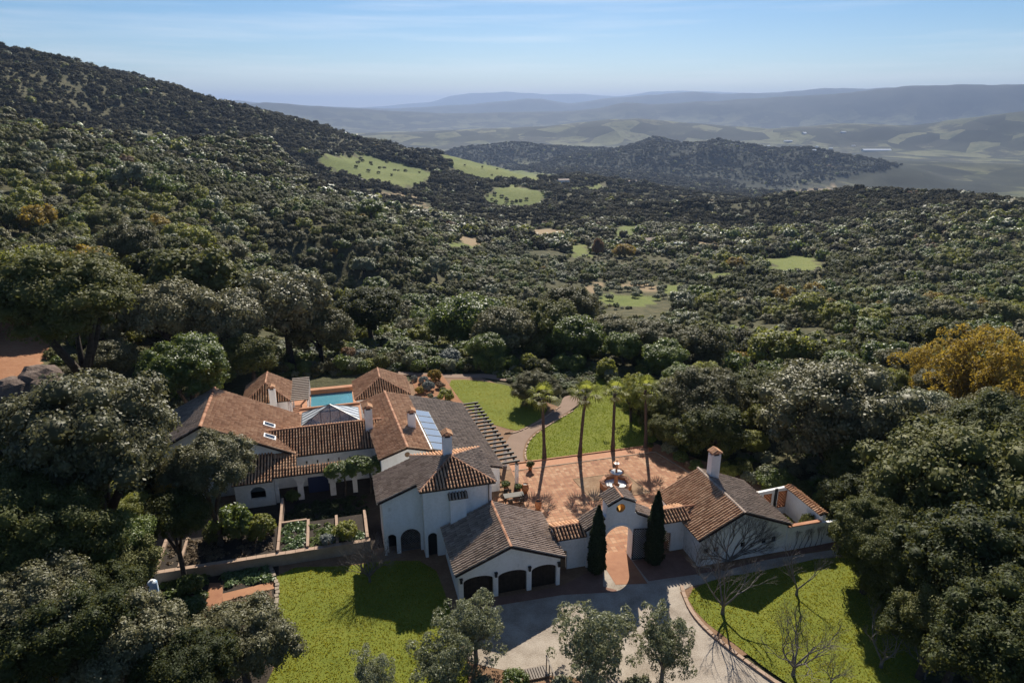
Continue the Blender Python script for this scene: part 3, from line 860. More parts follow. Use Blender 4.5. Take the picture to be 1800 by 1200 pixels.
def tiles(T, poly, mat, parent=None, wid=0.31, ln=0.43, off=None, name='roof_tiles'):
    p, nrm, up, ac = _plane(poly)
    o0 = p[0]
    s2 = [((q - o0) @ ac, (q - o0) @ up) for q in p]
    smin, smax = min(q[0] for q in s2), max(q[0] for q in s2)
    V, Q = [], []
    ncol = max(1, int(round((smax - smin) / wid)))
    w = (smax - smin) / ncol
    for c in range(ncol):
        s = smin + (c + 0.5) * w
        ts = []
        for (a, b_) in zip(s2, s2[1:] + s2[:1]):
            if (a[0] - s) * (b_[0] - s) < 0:
                ts.append(a[1] + (b_[1] - a[1]) * (s - a[0]) / (b_[0] - a[0]))
        if len(ts) < 2: continue
        t0, t1 = min(ts), max(ts)
        t = t0 - 0.06 + _rt.normal(0, 0.012)
        js = _rt.normal(0, 0.008)
        while t < t1 - 0.05:
            te = min(t + ln + 0.07, t1 + 0.02)
            r0, r1 = w * 0.33, w * 0.27
            dz = _rt.normal(0, 0.006)
            sj = s + js + _rt.normal(0, 0.006)
            k = len(V)
            for (tt, rr, lift) in ((t, r0, 0.075), (te, r1, 0.045)):
                for j in range(5):
                    an = math.pi * j / 4
                    V.append(o0 + ac * (sj + rr * math.cos(an)) + up * tt + nrm * (lift + dz + rr * 1.25 * math.sin(an)))
            for j in range(4):
                Q.append((k + j, k + j + 1, k + 6 + j, k + 5 + j))
            Q.append((k, k + 4, k + 3, k + 1) if False else (k + 4, k + 3, k + 1, k))
            t += ln
    V = np.array(V) - np.array(off if off is not None else T.off)
    o = link(bpy.data.objects.new(name, np_mesh(name, V, np.array(Q), [mat])), parent if parent is not None else T.o)
    tag(o, kind='stuff')
    return o

def ridge(T, a, b_, mat='ridge_clay', parent=None, r=0.15, ln=0.45):
    a, b_ = np.array(a, float), np.array(b_, float)
    L = np.linalg.norm(b_ - a)
    d = (b_ - a) / L
    s = np.cross(d, (0, 0, 1.0))
    s /= np.linalg.norm(s)
    up = np.cross(s, d)
    V, Q = [], []
    n_ = max(1, int(L / ln))
    for c in range(n_):
        t0, t1 = L * c / n_, L * (c + 1) / n_ + 0.05
        k = len(V)
        for tt, rr in ((t0, r * 0.88), (t1, r)):
            for j in range(7):
                an = math.pi * (j / 6)
                V.append(a + d * tt + s * (rr * math.cos(an)) + up * (0.03 + rr * 0.9 * math.sin(an) + _rt.normal(0, .003)))
        for j in range(6):
            Q.append((k + j, k + j + 1, k + 8 + j, k + 7 + j))
    o = link(bpy.data.objects.new('ridge_tiles', np_mesh('ridge_tiles', np.array(V) - np.array(T.off), np.array(Q), [mat])), parent if parent is not None else T.o)
    tag(o, kind='stuff')
    return o

def slope(T, poly, mat, th=0.14, fr=None, wid=0.31, bed='shaded_roof_bed'):
    if fr: poly = [fr(p) for p in poly]
    base = part(T, 'roof', bed, MB().slab(poly, th))
    tiles(T, poly, mat, base, wid)
    return base

def chimney(T, u, v, zb, zt, w=0.8, d=0.7, tiled=True, parent=None):
    mb = MB().box(u - w / 2, u + w / 2, v - d / 2, v + d / 2, zb, zt - 0.62)
    for sx in (-1, 1):
        for sy in (-1, 1):
            x, y = u + sx * (w / 2 - 0.09), v + sy * (d / 2 - 0.09)
            mb.box(x - 0.08, x + 0.08, y - 0.08, y + 0.08, zt - 0.62, zt - 0.30)
    o = part(T, 'chimney', 'plaster', mb, parent)
    part(T, 'flue', 'dark_inside', MB().box(u - w / 2 + .12, u + w / 2 - .12, v - d / 2 + .12, v + d / 2 - .12, zt - 0.66, zt - 0.32), o)
    e = 0.1
    cap = MB()
    a, b_, c, dd = (u - w / 2 - e, v - d / 2 - e, zt - 0.30), (u + w / 2 + e, v - d / 2 - e, zt - .30), (u + w / 2 + e, v + d / 2 + e, zt - .30), (u - w / 2 - e, v + d / 2 + e, zt - .30)
    cap.slab([a, b_, c, dd], 0.07)
    cp = part(T, 'chimney_cap', 'ridge_clay', cap, o)
    r0, r1 = (u, v - d / 2 - e, zt + 0.02), (u, v + d / 2 + e, zt + 0.02)
    V, Q = [], []
    for sgn, (p, q) in ((-1, (a, dd)), (1, (b_, c))):
        n_ = 4
        for k in range(n_):
            f0, f1 = (k + .08) / n_, (k + .92) / n_
            i = len(V)
            for f, hh in ((f0, 0.0), ((f0 + f1) / 2, 0.08), (f1, 0.0)):
                lo = [p[j] + (q[j] - p[j]) * f for j in range(3)]
                hi = [r0[j] + (r1[j] - r0[j]) * f for j in range(3)]
                V.append((lo[0], lo[1], lo[2] + .03 + hh))
                V.append((hi[0], hi[1], hi[2] + .03 + hh))
            Q.append((i, i + 1, i + 3, i + 2))
            Q.append((i + 2, i + 3, i + 5, i + 4))
    # the cap has two levels only, so its little tiles belong to the stack
    t_ = link(bpy.data.objects.new('cap_tiles', np_mesh('cap_tiles', np.array(V) - np.array(T.off), np.array(Q), ['tile_orange'])), o)
    tag(t_, kind='stuff')
    return o

def lattice(T, a, b_, z0, z1, mat='iron', bar=0.035, step=0.24, parent=None, name='lattice', arch_top=False):
    """diagonal iron lattice between two plan points, framed"""
    a, b_ = Vector((a[0], a[1], 0)), Vector((b_[0], b_[1], 0))
    L = (b_ - a).length
    d = (b_ - a) / L
    hgt = z1 - z0
    mb = MB()
    def p3(s, z): return (a.x + d.x * s, a.y + d.y * s, z)
    for (s0, q0, s1, q1) in ((0, z0, L, z0), (0, z0, 0, z1), (L, z0, L, z1), (0, z1, L, z1)):
        mb.beam(p3(s0, q0), p3(s1, q1), bar * 1.6, bar * 1.6)
    k = -hgt
    while k < L:
        for flip in (False, True):
            s0, q0, s1, q1 = k, 0.0, k + hgt, hgt
            if s0 < 0: q0, s0 = -s0, 0.0
            if s1 > L: q1, s1 = q1 - (s1 - L), L
            if s1 > s0 + 0.02:
                if flip: mb.beam(p3(L - s0, z0 + q0), p3(L - s1, z0 + q1), bar, bar)
                else: mb.beam(p3(s0, z0 + q0), p3(s1, z0 + q1), bar, bar)
        k += step
    return part(T, name, mat, mb, parent)

def window(T, u, v, z, w, h, depth=0.12, parent=None):
    """small framed window set into a wall that faces -v; the wall has a hole there"""
    o = part(T, 'window', 'wood_dark', MB().box(u - w / 2, u - w / 2 + .05, v + depth, v + depth + .06, z - h / 2, z + h / 2).box(u + w / 2 - .05, u + w / 2, v + depth, v + depth + .06, z - h / 2, z + h / 2)
             .box(u - w / 2 + .05, u + w / 2 - .05, v + depth, v + depth + .06, z - h / 2, z - h / 2 + .05).box(u - w / 2 + .05, u + w / 2 - .05, v + depth, v + depth + .06, z + h / 2 - .05, z + h / 2).box(u - .02, u + .02, v + depth + .005, v + depth + .05, z - h / 2 + .05, z + h / 2 - .05), parent)
    part(T, 'pane', 'dark_glass', MB().box(u - w / 2 + .05, u + w / 2 - .05, v + depth + .055, v + depth + .075, z - h / 2 + .05, z + h / 2 - .05), o)
    return o

def hol(h): return [(x, z if z > 0.001 else -0.2) for x, z in h]

# ------------------------------------------------------------------ garage
T = Thing('garage', 'white three-door garage with gabled tile roof beside the drive', 'garage', 12.5, 50.9)
u0, u1, v0, v1 = 8.05, 17.1, 47.5, 54.3
doors = [(0.42, 3.02), (3.45, 6.02), (6.44, 8.72)]
holes = [arch(a, c, 0.0, 1.92, 12, 0.45) for a, c in doors]
holes = [hol(h) for h in holes]
part(T, 'wall', 'plaster', MB().wall((u0, v0), (u1, v0), 0.35, [(0, -.3), (9.05, -.3), (9.05, 2.95), (4.5, 4.80), (0, 2.95)], holes))
part(T, 'wall', 'plaster', MB().box(u0, u0 + .3, v0 + .352, v1 - .302, 0, 2.95))
part(T, 'wall', 'plaster', MB().box(u1 - .3, u1, v0 + .352, v1 - .302, 0, 2.95))
part(T, 'wall', 'plaster', MB().wall((u0, v1 - .3), (u1, v1 - .3), 0.3, [(0, -.3), (9.05, -.3), (9.05, 2.95), (4.5, 4.80), (0, 2.95)]))
for a, c in doors:
    d = part(T, 'garage_door', 'wood_dark', MB().box(u0 + a - .05, u0 + c + .05, v0 + .30, v0 + .36, 0.02, 2.42))
    nb = 7
    for k in range(nb):
        x0 = u0 + a + (c - a) * k / nb
        part(T, 'board', 'wood_dark', MB().box(x0 + .02, x0 + (c - a) / nb - .02, v0 + .27, v0 + .298, 0.04, 2.40), d)
for s, zz in ((0.21, 2.05), (3.235, 2.10), (6.23, 2.12), (8.90, 2.05)):
    l_ = part(T, 'wall_lantern', 'iron', MB().box(u0 + s - .10, u0 + s + .10, v0 - .24, v0 - .06, zz, zz + .36).box(u0 + s - .03, u0 + s + .03, v0 - .06, v0, zz + .12, zz + .2))
    part(T, 'lantern_cap', 'iron', MB().slab([(u0 + s - .14, v0 - .28, zz + .42), (u0 + s + .14, v0 - .28, zz + .42), (u0 + s + .14, v0 - .02, zz + .42), (u0 + s - .14, v0 - .02, zz + .42)], .05), l_)
slope(T, [(7.75, 47.1, 3.0), (12.55, 47.1, 5.0), (12.55, 54.36, 5.0), (7.75, 54.36, 3.0)], 'tile_brown')
slope(T, [(17.42, 47.1, 3.0), (12.55, 47.1, 5.0), (12.55, 54.36, 5.0), (17.42, 54.36, 3.0)], 'tile_pale')
ridge(T, (12.55, 47.08, 5.02), (12.55, 54.36, 5.02))

# ------------------------------------------------------------------ gatehouse and link walls
T = Thing('gatehouse', 'white stepped gatehouse with round arch and ochre oculus', 'gatehouse', 23.35, 49.6)
g0, gv = 20.2, 49.15
oc = [(23.35 - g0 + 0.44 * math.cos(2 * math.pi * k / 20), 5.78 + 0.44 * math.sin(2 * math.pi * k / 20)) for k in range(20)]
ah = hol(arch(21.95 - g0, 24.70 - g0, 0, 2.5, 16))
part(T, 'wall', 'plaster', MB().wall((g0, gv), (26.6, gv), 1.0, [(0, -.3), (6.4, -.3), (6.4, 4.15), (4.6, 5.08), (4.6, 6.22), (3.15, 6.86), (1.8, 6.22), (1.8, 5.08), (0, 4.15)], [ah, oc]))
rim = MB()
n_ = 18
for k in range(n_):
    t0, t1 = math.pi * k / n_, math.pi * (k + 1) / n_
    c0, r0, r1 = 23.325, 1.42, 1.62
    rim.slab([(c0 + r * math.cos(t), gv - .06, 2.5 + r * math.sin(t)) for r, t in ((r0, t0), (r1, t0), (r1, t1), (r0, t1))], 0.001) if False else None
    pts = [(c0 + r * math.cos(t), 2.5 + r * math.sin(t)) for r, t in ((r0, t0), (r1, t0), (r1, t1), (r0, t1))]
    rim.wall((0, gv - .07), (1, gv - .07), 0.068, pts)
part(T, 'arch_moulding', 'plaster', rim)
oring = MB()
for k in range(20):
    t0, t1 = 2 * math.pi * k / 20, 2 * math.pi * (k + 1) / 20
    pts = [(23.35 + r * math.cos(t), 5.78 + r * math.sin(t)) for r, t in ((0.405, t0), (0.436, t0), (0.436, t1), (0.405, t1))]
    oring.wall((0, gv - .02), (1, gv - .02), 1.0, pts)
part(T, 'oculus_lining', 'ochre', oring)
part(T, 'bell', 'iron', MB().lathe((23.18, 49.45, 5.42), [(0.02, 0.30), (0.07, 0.28), (0.09, 0.16), (0.15, 0.0)], 10), None, True)
slope(T, [(22.02, 48.85, 6.34), (23.35, 48.85, 6.98), (23.35, 50.9, 6.98), (22.02, 50.9, 6.34)], 'tile_brown', 0.10)
slope(T, [(24.68, 48.85, 6.34), (23.35, 48.85, 6.98), (23.35, 50.9, 6.98), (24.68, 50.9, 6.34)], 'tile_pale', 0.10)
ridge(T, (23.35, 48.84, 7.0), (23.35, 50.92, 7.0), r=.13)
slope(T, [(19.95, 48.85, 4.12), (21.78, 48.85, 5.12), (21.78, 50.9, 5.12), (19.95, 50.9, 4.12)], 'tile_brown', 0.10)
slope(T, [(26.85, 48.85, 4.12), (24.92, 48.85, 5.12), (24.92, 50.9, 5.12), (26.85, 50.9, 4.12)], 'tile_pale', 0.10)
for s, a, b_ in ((-1, (21.90, 49.05), (20.75, 48.75)), (1, (24.75, 49.05), (26.0, 48.85))):
    gl = lattice(T, a, b_, 0.12, 3.35, name='gate_leaf')
    for zz in (0.5, 2.6): part(T, 'hinge', 'iron', MB().box(a[0] - .04, a[0] + .04, a[1] - .02, a[1] + .08, zz, zz + .12), gl)

T = Thing('link_wall', 'low white tiled wall with wooden door between garage and gate', 'wall', 18.8, 50.2)
part(T, 'wall', 'plaster', MB().wall((17.46, 49.4), (20.18, 49.4), 0.4, [(0, -.3), (2.72, -.3), (2.72, 3.40), (0, 3.40)], [hol(arch(.12, .95, 0, 1.85, 8, .2))]))
part(T, 'wall', 'plaster', MB().box(17.46, 20.18, 50.9, 51.3, 0, 3.4))
d = part(T, 'door', 'wood', MB().box(17.62, 18.36, 49.62, 49.68, 0.04, 2.02))
part(T, 'handle', 'iron', MB().box(18.22, 18.28, 49.55, 49.618, 0.95, 1.10), d)
slope(T, [(17.3, 49.08, 3.42), (20.17, 49.08, 3.42), (20.17, 50.35, 3.92), (17.3, 50.35, 3.92)], 'tile_orange', .1)
slope(T, [(17.3, 51.6, 3.42), (20.17, 51.6, 3.42), (20.17, 50.35, 3.92), (17.3, 50.35, 3.92)], 'tile_orange', .1)
ridge(T, (17.3, 50.35, 3.95), (20.19, 50.35, 3.95))

T = Thing('link_wall', 'low white tiled wall with lattice opening between gate and annex', 'wall', 28.2, 50.2)
part(T, 'wall', 'plaster', MB().wall((26.62, 49.4), (30.18, 49.4), 0.4, [(0, -.3), (3.56, -.3), (3.56, 3.40), (0, 3.40)], [hol(arch(1.0, 2.2, 0, 1.9, 8, .25))]))
part(T, 'wall', 'plaster', MB().wall((26.62, 50.9), (30.18, 50.9), 0.4, [(0, -.3), (3.56, -.3), (3.56, 3.40), (0, 3.40)], [hol(arch(1.0, 2.2, 0, 1.9, 8, .25))]))
lattice(T, (27.64, 49.6), (28.80, 49.6), 0.05, 2.1)
slope(T, [(26.84, 49.08, 3.42), (30.6, 49.08, 3.42), (30.6, 50.35, 3.92), (26.84, 50.35, 3.92)], 'tile_orange', .1)
slope(T, [(26.84, 51.6, 3.42), (30.6, 51.6, 3.42), (30.6, 50.35, 3.92), (26.84, 50.35, 3.92)], 'tile_orange', .1)
ridge(T, (26.82, 50.35, 3.95), (31.6, 50.35, 3.95))

# ------------------------------------------------------------------ annex with walled yard
T = Thing('annex_house', 'white annex under a gabled tile roof with small square windows and bare creeper', 'house', 35, 50.5)
wu = [30.95, 31.95, 34.75, 37.0, 38.05]
part(T, 'wall', 'plaster', MB().wall((30.2, 46.6), (39.35, 46.6), 0.35, [(0, -.3), (9.15, -.3), (9.15, 2.95), (4.1, 5.02), (0, 3.0)], [rect(x - 30.2 - .25, x - 30.2 + .25, 1.25, 1.80) for x in wu]))
part(T, 'wall', 'plaster', MB().box(30.2, 30.5, 46.952, 54.0, 0, 3.0))
part(T, 'wall', 'plaster', MB().box(39.05, 39.35, 46.952, 54.0, 0, 2.95))
part(T, 'wall', 'plaster', MB().wall((30.2, 54.002), (39.35, 54.002), 0.3, [(0, -.3), (9.15, -.3), (9.15, 2.95), (4.1, 5.02), (0, 3.0)]))
for x in wu: window(T, x, 46.6, 1.525, 0.5, 0.55)
rf = slope(T, [(29.92, 46.25, 3.0), (34.3, 46.25, 5.2), (34.3, 54.65, 5.2), (29.92, 54.65, 3.0)], 'tile_tan')
slope(T, [(39.62, 46.25, 3.0), (34.3, 46.25, 5.2), (34.3, 54.65, 5.2), (39.62, 54.65, 3.0)], 'tile_grey')
ridge(T, (34.3, 46.2, 5.22), (34.3, 54.7, 5.22), 'tile_pale')
_cu = PUV(1252, 840, 4.7)
chimney(T, _cu[0], _cu[1], 4.2, 8.0, .95, .8, parent=None)

T = Thing('yard_wall', 'white yard wall with terracotta lattice panels right of the annex', 'wall', 42, 50)
part(T, 'wall', 'plaster', MB().wall((39.37, 46.55), (45.1, 46.55), 0.3, [(0, -.3), (5.73, -.3), (5.73, 2.35), (0, 2.6)], [rect(4.55, 4.95, 1.3, 1.75)]))
window(T, 39.37 + 4.75, 46.55, 1.525, .40, .45)
part(T, 'wall', 'plaster', MB().box(43.45, 43.75, 46.852, 52.2, 0, 3.0))
part(T, 'wall', 'plaster', MB().wall((39.6, 52.2), (43.75, 52.2), .3, [(0, -.3), (4.15, -.3), (4.15, 3.1), (0, 2.9)], [rect(1.05, 2.05, .7, 2.6), rect(2.75, 3.85, .7, 2.7)]))
for a, c, zt in ((40.65, 41.65, 2.6), (42.35, 43.45, 2.7)):
    lattice(T, (a, 52.35), (c, 52.35), .72, zt - .02, 'clay', .11, .34, name='lattice_panel')
part(T, 'wall_post', 'iron', MB().box(41.9, 42.15, 52.05, 52.19, .1, 3.15))
slope(T, [(43.2, 46.9, 3.02), (43.6, 46.9, 3.2), (43.6, 52.45, 3.2), (43.2, 52.45, 3.02)], 'tile_orange', .06)
slope(T, [(44.0, 46.9, 3.02), (43.6, 46.9, 3.2), (43.6, 52.45, 3.2), (44.0, 52.45, 3.02)], 'tile_orange', .06)
part(T, 'wall_coping', 'clay_trim', MB().box(39.4, 43.1, 46.5, 46.9, 2.60, 2.68))

# ------------------------------------------------------------------ tower house
T = Thing('tower_house', 'tall white house with hipped tile roof behind the garage', 'house', 8, 57.7)
part(T, 'wall', 'plaster', MB().wall((6.2, 54.4), (12.6, 54.4), .4, [(0, -.3), (6.4, -.3), (6.4, 7.1), (0, 7.1)], [hol(arch(.28, 1.15, 0, 2.15, 10))]))
part(T, 'wall', 'plaster', MB().box(12.2, 12.6, 54.802, 60.9, 0, 7.1))
part(T, 'wall', 'plaster', MB().box(6.2, 12.198, 60.5, 60.9, 0, 7.1))
part(T, 'wall', 'plaster', MB().box(6.2, 6.6, 54.802, 55.68, 0, 7.1))
part(T, 'wall', 'plaster', MB().box(6.2, 6.6, 55.68, 60.498, 2.7, 7.1))
part(T, 'wall', 'plaster', MB().wall((2.55, 55.7), (6.198, 55.7), .4, [(0, -.3), (3.648, -.3), (3.648, 7.12), (0, 5.96)], [hol(arch(.25, 1.12, 0, 1.75, 10)), hol(arch(1.5, 3.4, 0, 1.55, 12))]))
part(T, 'wall', 'plaster', MB().box(2.55, 2.95, 56.102, 60.3, 0, 5.96))
part(T, 'wall', 'plaster', MB().wall((2.96, 59.9), (6.198, 59.9), .4, [(0, -.3), (3.23, -.3), (3.23, 7.1), (0, 6.05)]))
part(T, 'ceiling', 'plaster', MB().box(2.96, 6.19, 56.11, 59.89, 2.75, 2.85))
lattice(T, (4.08, 56.0), (5.92, 56.0), .04, 2.45, 'bark_grey', .05, .26, name='lattice_screen')
part(T, 'doorway', 'dark_inside', MB().box(6.5, 7.36, 54.72, 54.78, .02, 2.6))
part(T, 'chimney_breast', 'plaster', MB().box(8.6, 10.1, 53.95, 54.398, 0, 6.15))
cb = part(T, 'breast_roof', 'shaded_roof_bed', MB().slab([(8.45, 53.75, 6.2), (10.25, 53.75, 6.2), (10.25, 54.39, 6.55), (8.45, 54.39, 6.55)], .06))
tiles(T, [(8.45, 53.75, 6.2), (10.25, 53.75, 6.2), (10.25, 54.39, 6.55), (8.45, 54.39, 6.55)], 'tile_brown', cb)
part(T, 'downpipe', 'lead', MB().tube([(12.3, 54.28, 7.0), (12.3, 54.28, 3.4)], .05, 8))
ap = (9.4, 57.65, 8.55)
fl, fr_, bl, br = (5.85, 54.1, 7.2), (12.95, 54.1, 7.2), (5.85, 61.2, 7.2), (12.95, 61.2, 7.2)
rfm = slope(T, [fl, fr_, ap], 'tile_orange')
slope(T, [fr_, br, ap], 'tile_grey')
slope(T, [br, bl, ap], 'tile_orange')
slope(T, [bl, fl, ap], 'tile_brown')
kk = (8.55 - 7.2) / (9.4 - 5.85)
slope(T, [(2.15, 55.4, 7.2 - kk * 3.75), (5.9, 55.4, 7.2 + kk * .05), (5.9, 60.6, 7.2 + kk * .05), (2.15, 60.6, 7.2 - kk * 3.75)], 'tile_brown', .13)
for e in (fl, fr_, bl, br): ridge(T, e, ap, r=.13)
_cu = PUV(787, 800, 8.35)
chimney(T, _cu[0], _cu[1] + .2, 7.6, 10.9, .85, .8, parent=None)
part(T, 'gutter', 'lead', MB().tube([(2.12, 55.35, 5.8), (2.12, 60.6, 5.8)], .06, 6))

# ------------------------------------------------------------------ main villa: three wings under one roofscape
T = Thing('villa', 'sprawling white villa with orange tile roofs around a glazed court', 'villa', -2, 74)
DC = R(3.7)
cd_, sd_ = math.cos(DC), math.sin(DC)
def fC(p): return (p[0] * cd_ - p[1] * sd_, p[0] * sd_ + p[1] * cd_, p[2])
AS = (8.6 - 4.0) / 9.3
def zA(u): return 8.6 - AS * (u + 14.7)
# west wing
slope(T, [(-5.4, 70.4, 4.0), (-14.7, 70.4, 8.6), (-14.7, 81.2, 8.6), (-5.4, 81.2, 4.0)], 'tile_tan', wid=.30)
slope(T, [(-19.2, 70.4, 6.35), (-14.7, 70.4, 8.6), (-14.7, 81.2, 8.6), (-19.2, 81.2, 6.35)], 'tile_grey', wid=.30)
ridge(T, (-14.7, 70.35, 8.63), (-14.7, 81.25, 8.63), r=.2)
part(T, 'wall', 'plaster', MB().wall((-18.8, 70.8), (-5.7, 70.8), .4, [(0, -.3), (13.1, -.3), (13.1, 3.95), (4.1, 8.38), (0, 6.35)]))
part(T, 'wall', 'plaster', MB().wall((-18.8, 80.5), (-5.7, 80.5), .4, [(0, -.3), (13.1, -.3), (13.1, 3.95), (4.1, 8.38), (0, 6.35)]))
part(T, 'wall', 'plaster', MB().box(-18.8, -18.4, 71.202, 80.498, 0, 6.3))
part(T, 'wall', 'plaster', MB().box(-6.1, -5.7, 71.202, 80.498, 0, 3.95))
slope(T, [(-21.6, 74.5, 3.9), (-19.0, 74.5, 5.0), (-19.0, 79, 5.0), (-21.6, 79, 3.9)], 'tile_pale')
part(T, 'wall', 'plaster', MB().box(-21.3, -18.802, 74.8, 78.8, 0, 3.8))
for px_, py_ in ((474, 749), (475, 770)):
    zz = 6.0
    for _ in range(30):
        q = PUV(px_, py_, zz)
        zz = .5 * zz + .5 * zA(q[0])
    uu, vv = q
    fr4 = [(uu - .6, vv - .45), (uu + .6, vv - .45), (uu + .6, vv + .45), (uu - .6, vv + .45)]
    sk = part(T, 'roof_window', 'white_metal', MB().slab([(a, c, zA(a) + .26) for a, c in fr4], .2))
    fr4 = [(uu - .48, vv - .33), (uu + .48, vv - .33), (uu + .48, vv + .33), (uu - .48, vv + .33)]
    part(T, 'pane', 'dark_glass', MB().slab([(a, c, zA(a) + .28) for a, c in fr4], .03), sk)
# front range
slope(T, [(-9.0, 70.3, 4.0), (3.6, 70.3, 4.0), (5.8, 73.9, 5.62), (-9.0, 73.9, 5.62)], 'tile_orange', wid=.31)
slope(T, [(-9.0, 77.3, 4.1), (5.0, 77.3, 4.1), (5.0, 73.9, 5.62), (-9.0, 73.9, 5.62)], 'tile_orange', wid=.31)
ridge(T, (-8.7, 73.9, 5.65), (5.8, 73.9, 5.65), r=.17)
lun = [(1.75 + .75 * math.cos(math.pi * k / 10), 1.9 + .75 * math.sin(math.pi * k / 10)) for k in range(11)]
part(T, 'wall', 'plaster', MB().wall((-5.69, 70.65), (3.1, 70.65), .35, [(0, -.3), (8.79, -.3), (8.79, 3.95), (0, 3.95)], [lun]))
part(T, 'lunette', 'clay', MB().wall((-5.69, 70.8), (3.1, 70.8), .06, [(1.75 + (x - 1.75) * 1.02, 1.9 + (z - 1.9) * 1.02) for x, z in lun]))
for k in range(5):
    part(T, 'beam_end', 'wood_dark', MB().box(-4.6 + k * 1.15, -4.48 + k * 1.15, 70.2, 70.649, 2.95, 3.08))
part(T, 'wall', 'plaster', MB().box(-5.69, 3.0, 76.6, 76.9, 0, 4.0))
# east wing (turned a little)
EV0, EV1 = 64.7, 80.5
slope(T, [(7.2, EV0, 5.07), (10.25, EV0, 6.0), (10.25, EV1, 6.0), (7.2, EV1, 5.07)], 'tile_tan', fr=fC)
CS = 3.0 / 9.9
def zC(u): return 6.0 - CS * (u - 10.25)
slope(T, [(13.1, EV0, zC(13.1)), (10.25, EV0, 6.0), (10.25, EV1, 6.0), (13.1, EV1, zC(13.1))], 'tile_tan', fr=fC)
slope(T, [(20.15, 62.6, 3.0), (13.11, 62.6, zC(13.11)), (13.11, EV1, zC(13.11)), (20.15, EV1, 3.0)], 'tile_grey', fr=fC)
ridge(T, fC((10.25, EV0 - .05, 6.03)), fC((10.25, EV1 + .05, 6.03)), r=.18)
wc = MB(fC).wall((7.45, 65.1), (13.1, 65.1), .35, [(0, -.3), (5.65, -.3), (5.65, zC(13.1) - .17), (2.8, 5.83), (0, 5.0)])
part(T, 'wall', 'plaster', wc)
part(T, 'wall', 'plaster', MB(fC).wall((13.11, 63.0), (19.9, 63.0), .35, [(0, -.3), (6.79, -.3), (6.79, zC(19.9) - .17), (0, zC(13.11) - .17)]))
part(T, 'wall', 'plaster', MB(fC).box(19.55, 19.9, 63.352, 80.1, 0, 2.85))
part(T, 'wall', 'plaster', MB(fC).box(7.45, 7.8, 65.452, 80.1, 0, 5.0))
part(T, 'wall', 'plaster', MB(fC).wall((7.45, 80.102), (19.9, 80.102), .3, [(0, -.3), (12.45, -.3), (12.45, 2.85), (2.8, 5.83), (0, 5.0)]))
part(T, 'round_vent', 'wood', MB(fC).wall((10.25, 65.04), (11.25, 65.04), .055, [(.0 + .28 * math.cos(2 * math.pi * k / 14), 5.05 + .28 * math.sin(2 * math.pi * k / 14)) for k in range(14)]))
for k, (cpx, cpy, zb, zt) in enumerate(((649, 748, 5.5, 8.2), (724, 751, 5.5, 7.9))):
    q = PUV(cpx, cpy, zb)
    chimney(T, q[0], q[1], zb - .8, zt, .85, .75)
part(T, 'flashing', 'white_metal', MB(fC).beam((12.86, 64.9, zC(12.86) + .14), (12.86, 75.5, zC(12.86) + .14), .16, .05))
# flat terracotta roof around the glazed court
part(T, 'terrace_roof', 'clay_trim', MB().box(-5.69, 2.0, 77.35, 85.2, 2.6, 3.0))
part(T, 'wall', 'plaster', MB().box(-5.69, 2.0, 84.9, 85.15, 0, 2.598))
part(T, 'parapet', 'clay_trim', MB().box(-5.69, 2.0, 84.95, 85.25, 3.0, 3.22))
# front arcade and corner pavilion
part(T, 'arcade_wall', 'plaster_old', MB().wall((-7.85, 67.85), (2.8, 67.85), .4, [(0, -.3), (10.65, -.3), (10.65, 3.25), (0, 3.25)],
     [hol(arch(.35, 2.25, 0, 1.95, 12)), hol(arch(2.85, 5.6, 0, 1.45, 12)), hol(arch(6.2, 8.0, 0, 1.9, 12)), hol(arch(8.5, 10.2, 0, 1.9, 12))]))
part(T, 'blue_door', 'navy_paint', MB().box(-4.0, -2.6, 70.55, 70.63, 0.02, 2.2)) if False else None
slope(T, [(-7.9, 67.5, 3.22), (2.9, 67.5, 3.22), (2.9, 68.55, 3.62), (-7.9, 68.55, 3.62)], 'tile_orange', .1)
slope(T, [(-7.88, 68.4, 3.58), (-5.5, 68.4, 3.58), (-5.5, 70.79, 4.25), (-7.88, 70.79, 4.25)], 'tile_orange', .1)
slope(T, [(-12.0, 67.25, 3.0), (-7.95, 67.25, 3.0), (-7.95, 71.2, 4.6), (-12.0, 71.2, 4.6)], 'tile_orange', .1)
part(T, 'wall', 'plaster_old', MB().wall((-11.8, 67.55), (-7.9, 67.55), .35, [(0, -.3), (3.9, -.3), (3.9, 2.95), (0, 2.95)], [hol(arch(1.5, 3.0, .95, 1.75, 12, .65))]))
part(T, 'wall', 'plaster_old', MB().box(-8.25, -7.9, 67.902, 70.79, 0, 3.0))
part(T, 'wall', 'plaster_old', MB().box(-11.8, -11.45, 67.902, 70.79, 0, 3.0))
part(T, 'gate', 'navy_paint', MB().box(-4.55, -2.4, 69.0, 69.08, .02, 1.9))
part(T, 'wall_plate', 'clay', MB().lathe((-8.62, 67.7, 1.75), [(.02, 0), (.16, .02), (.16, .05), (.02, .06)], 12)) if False else None

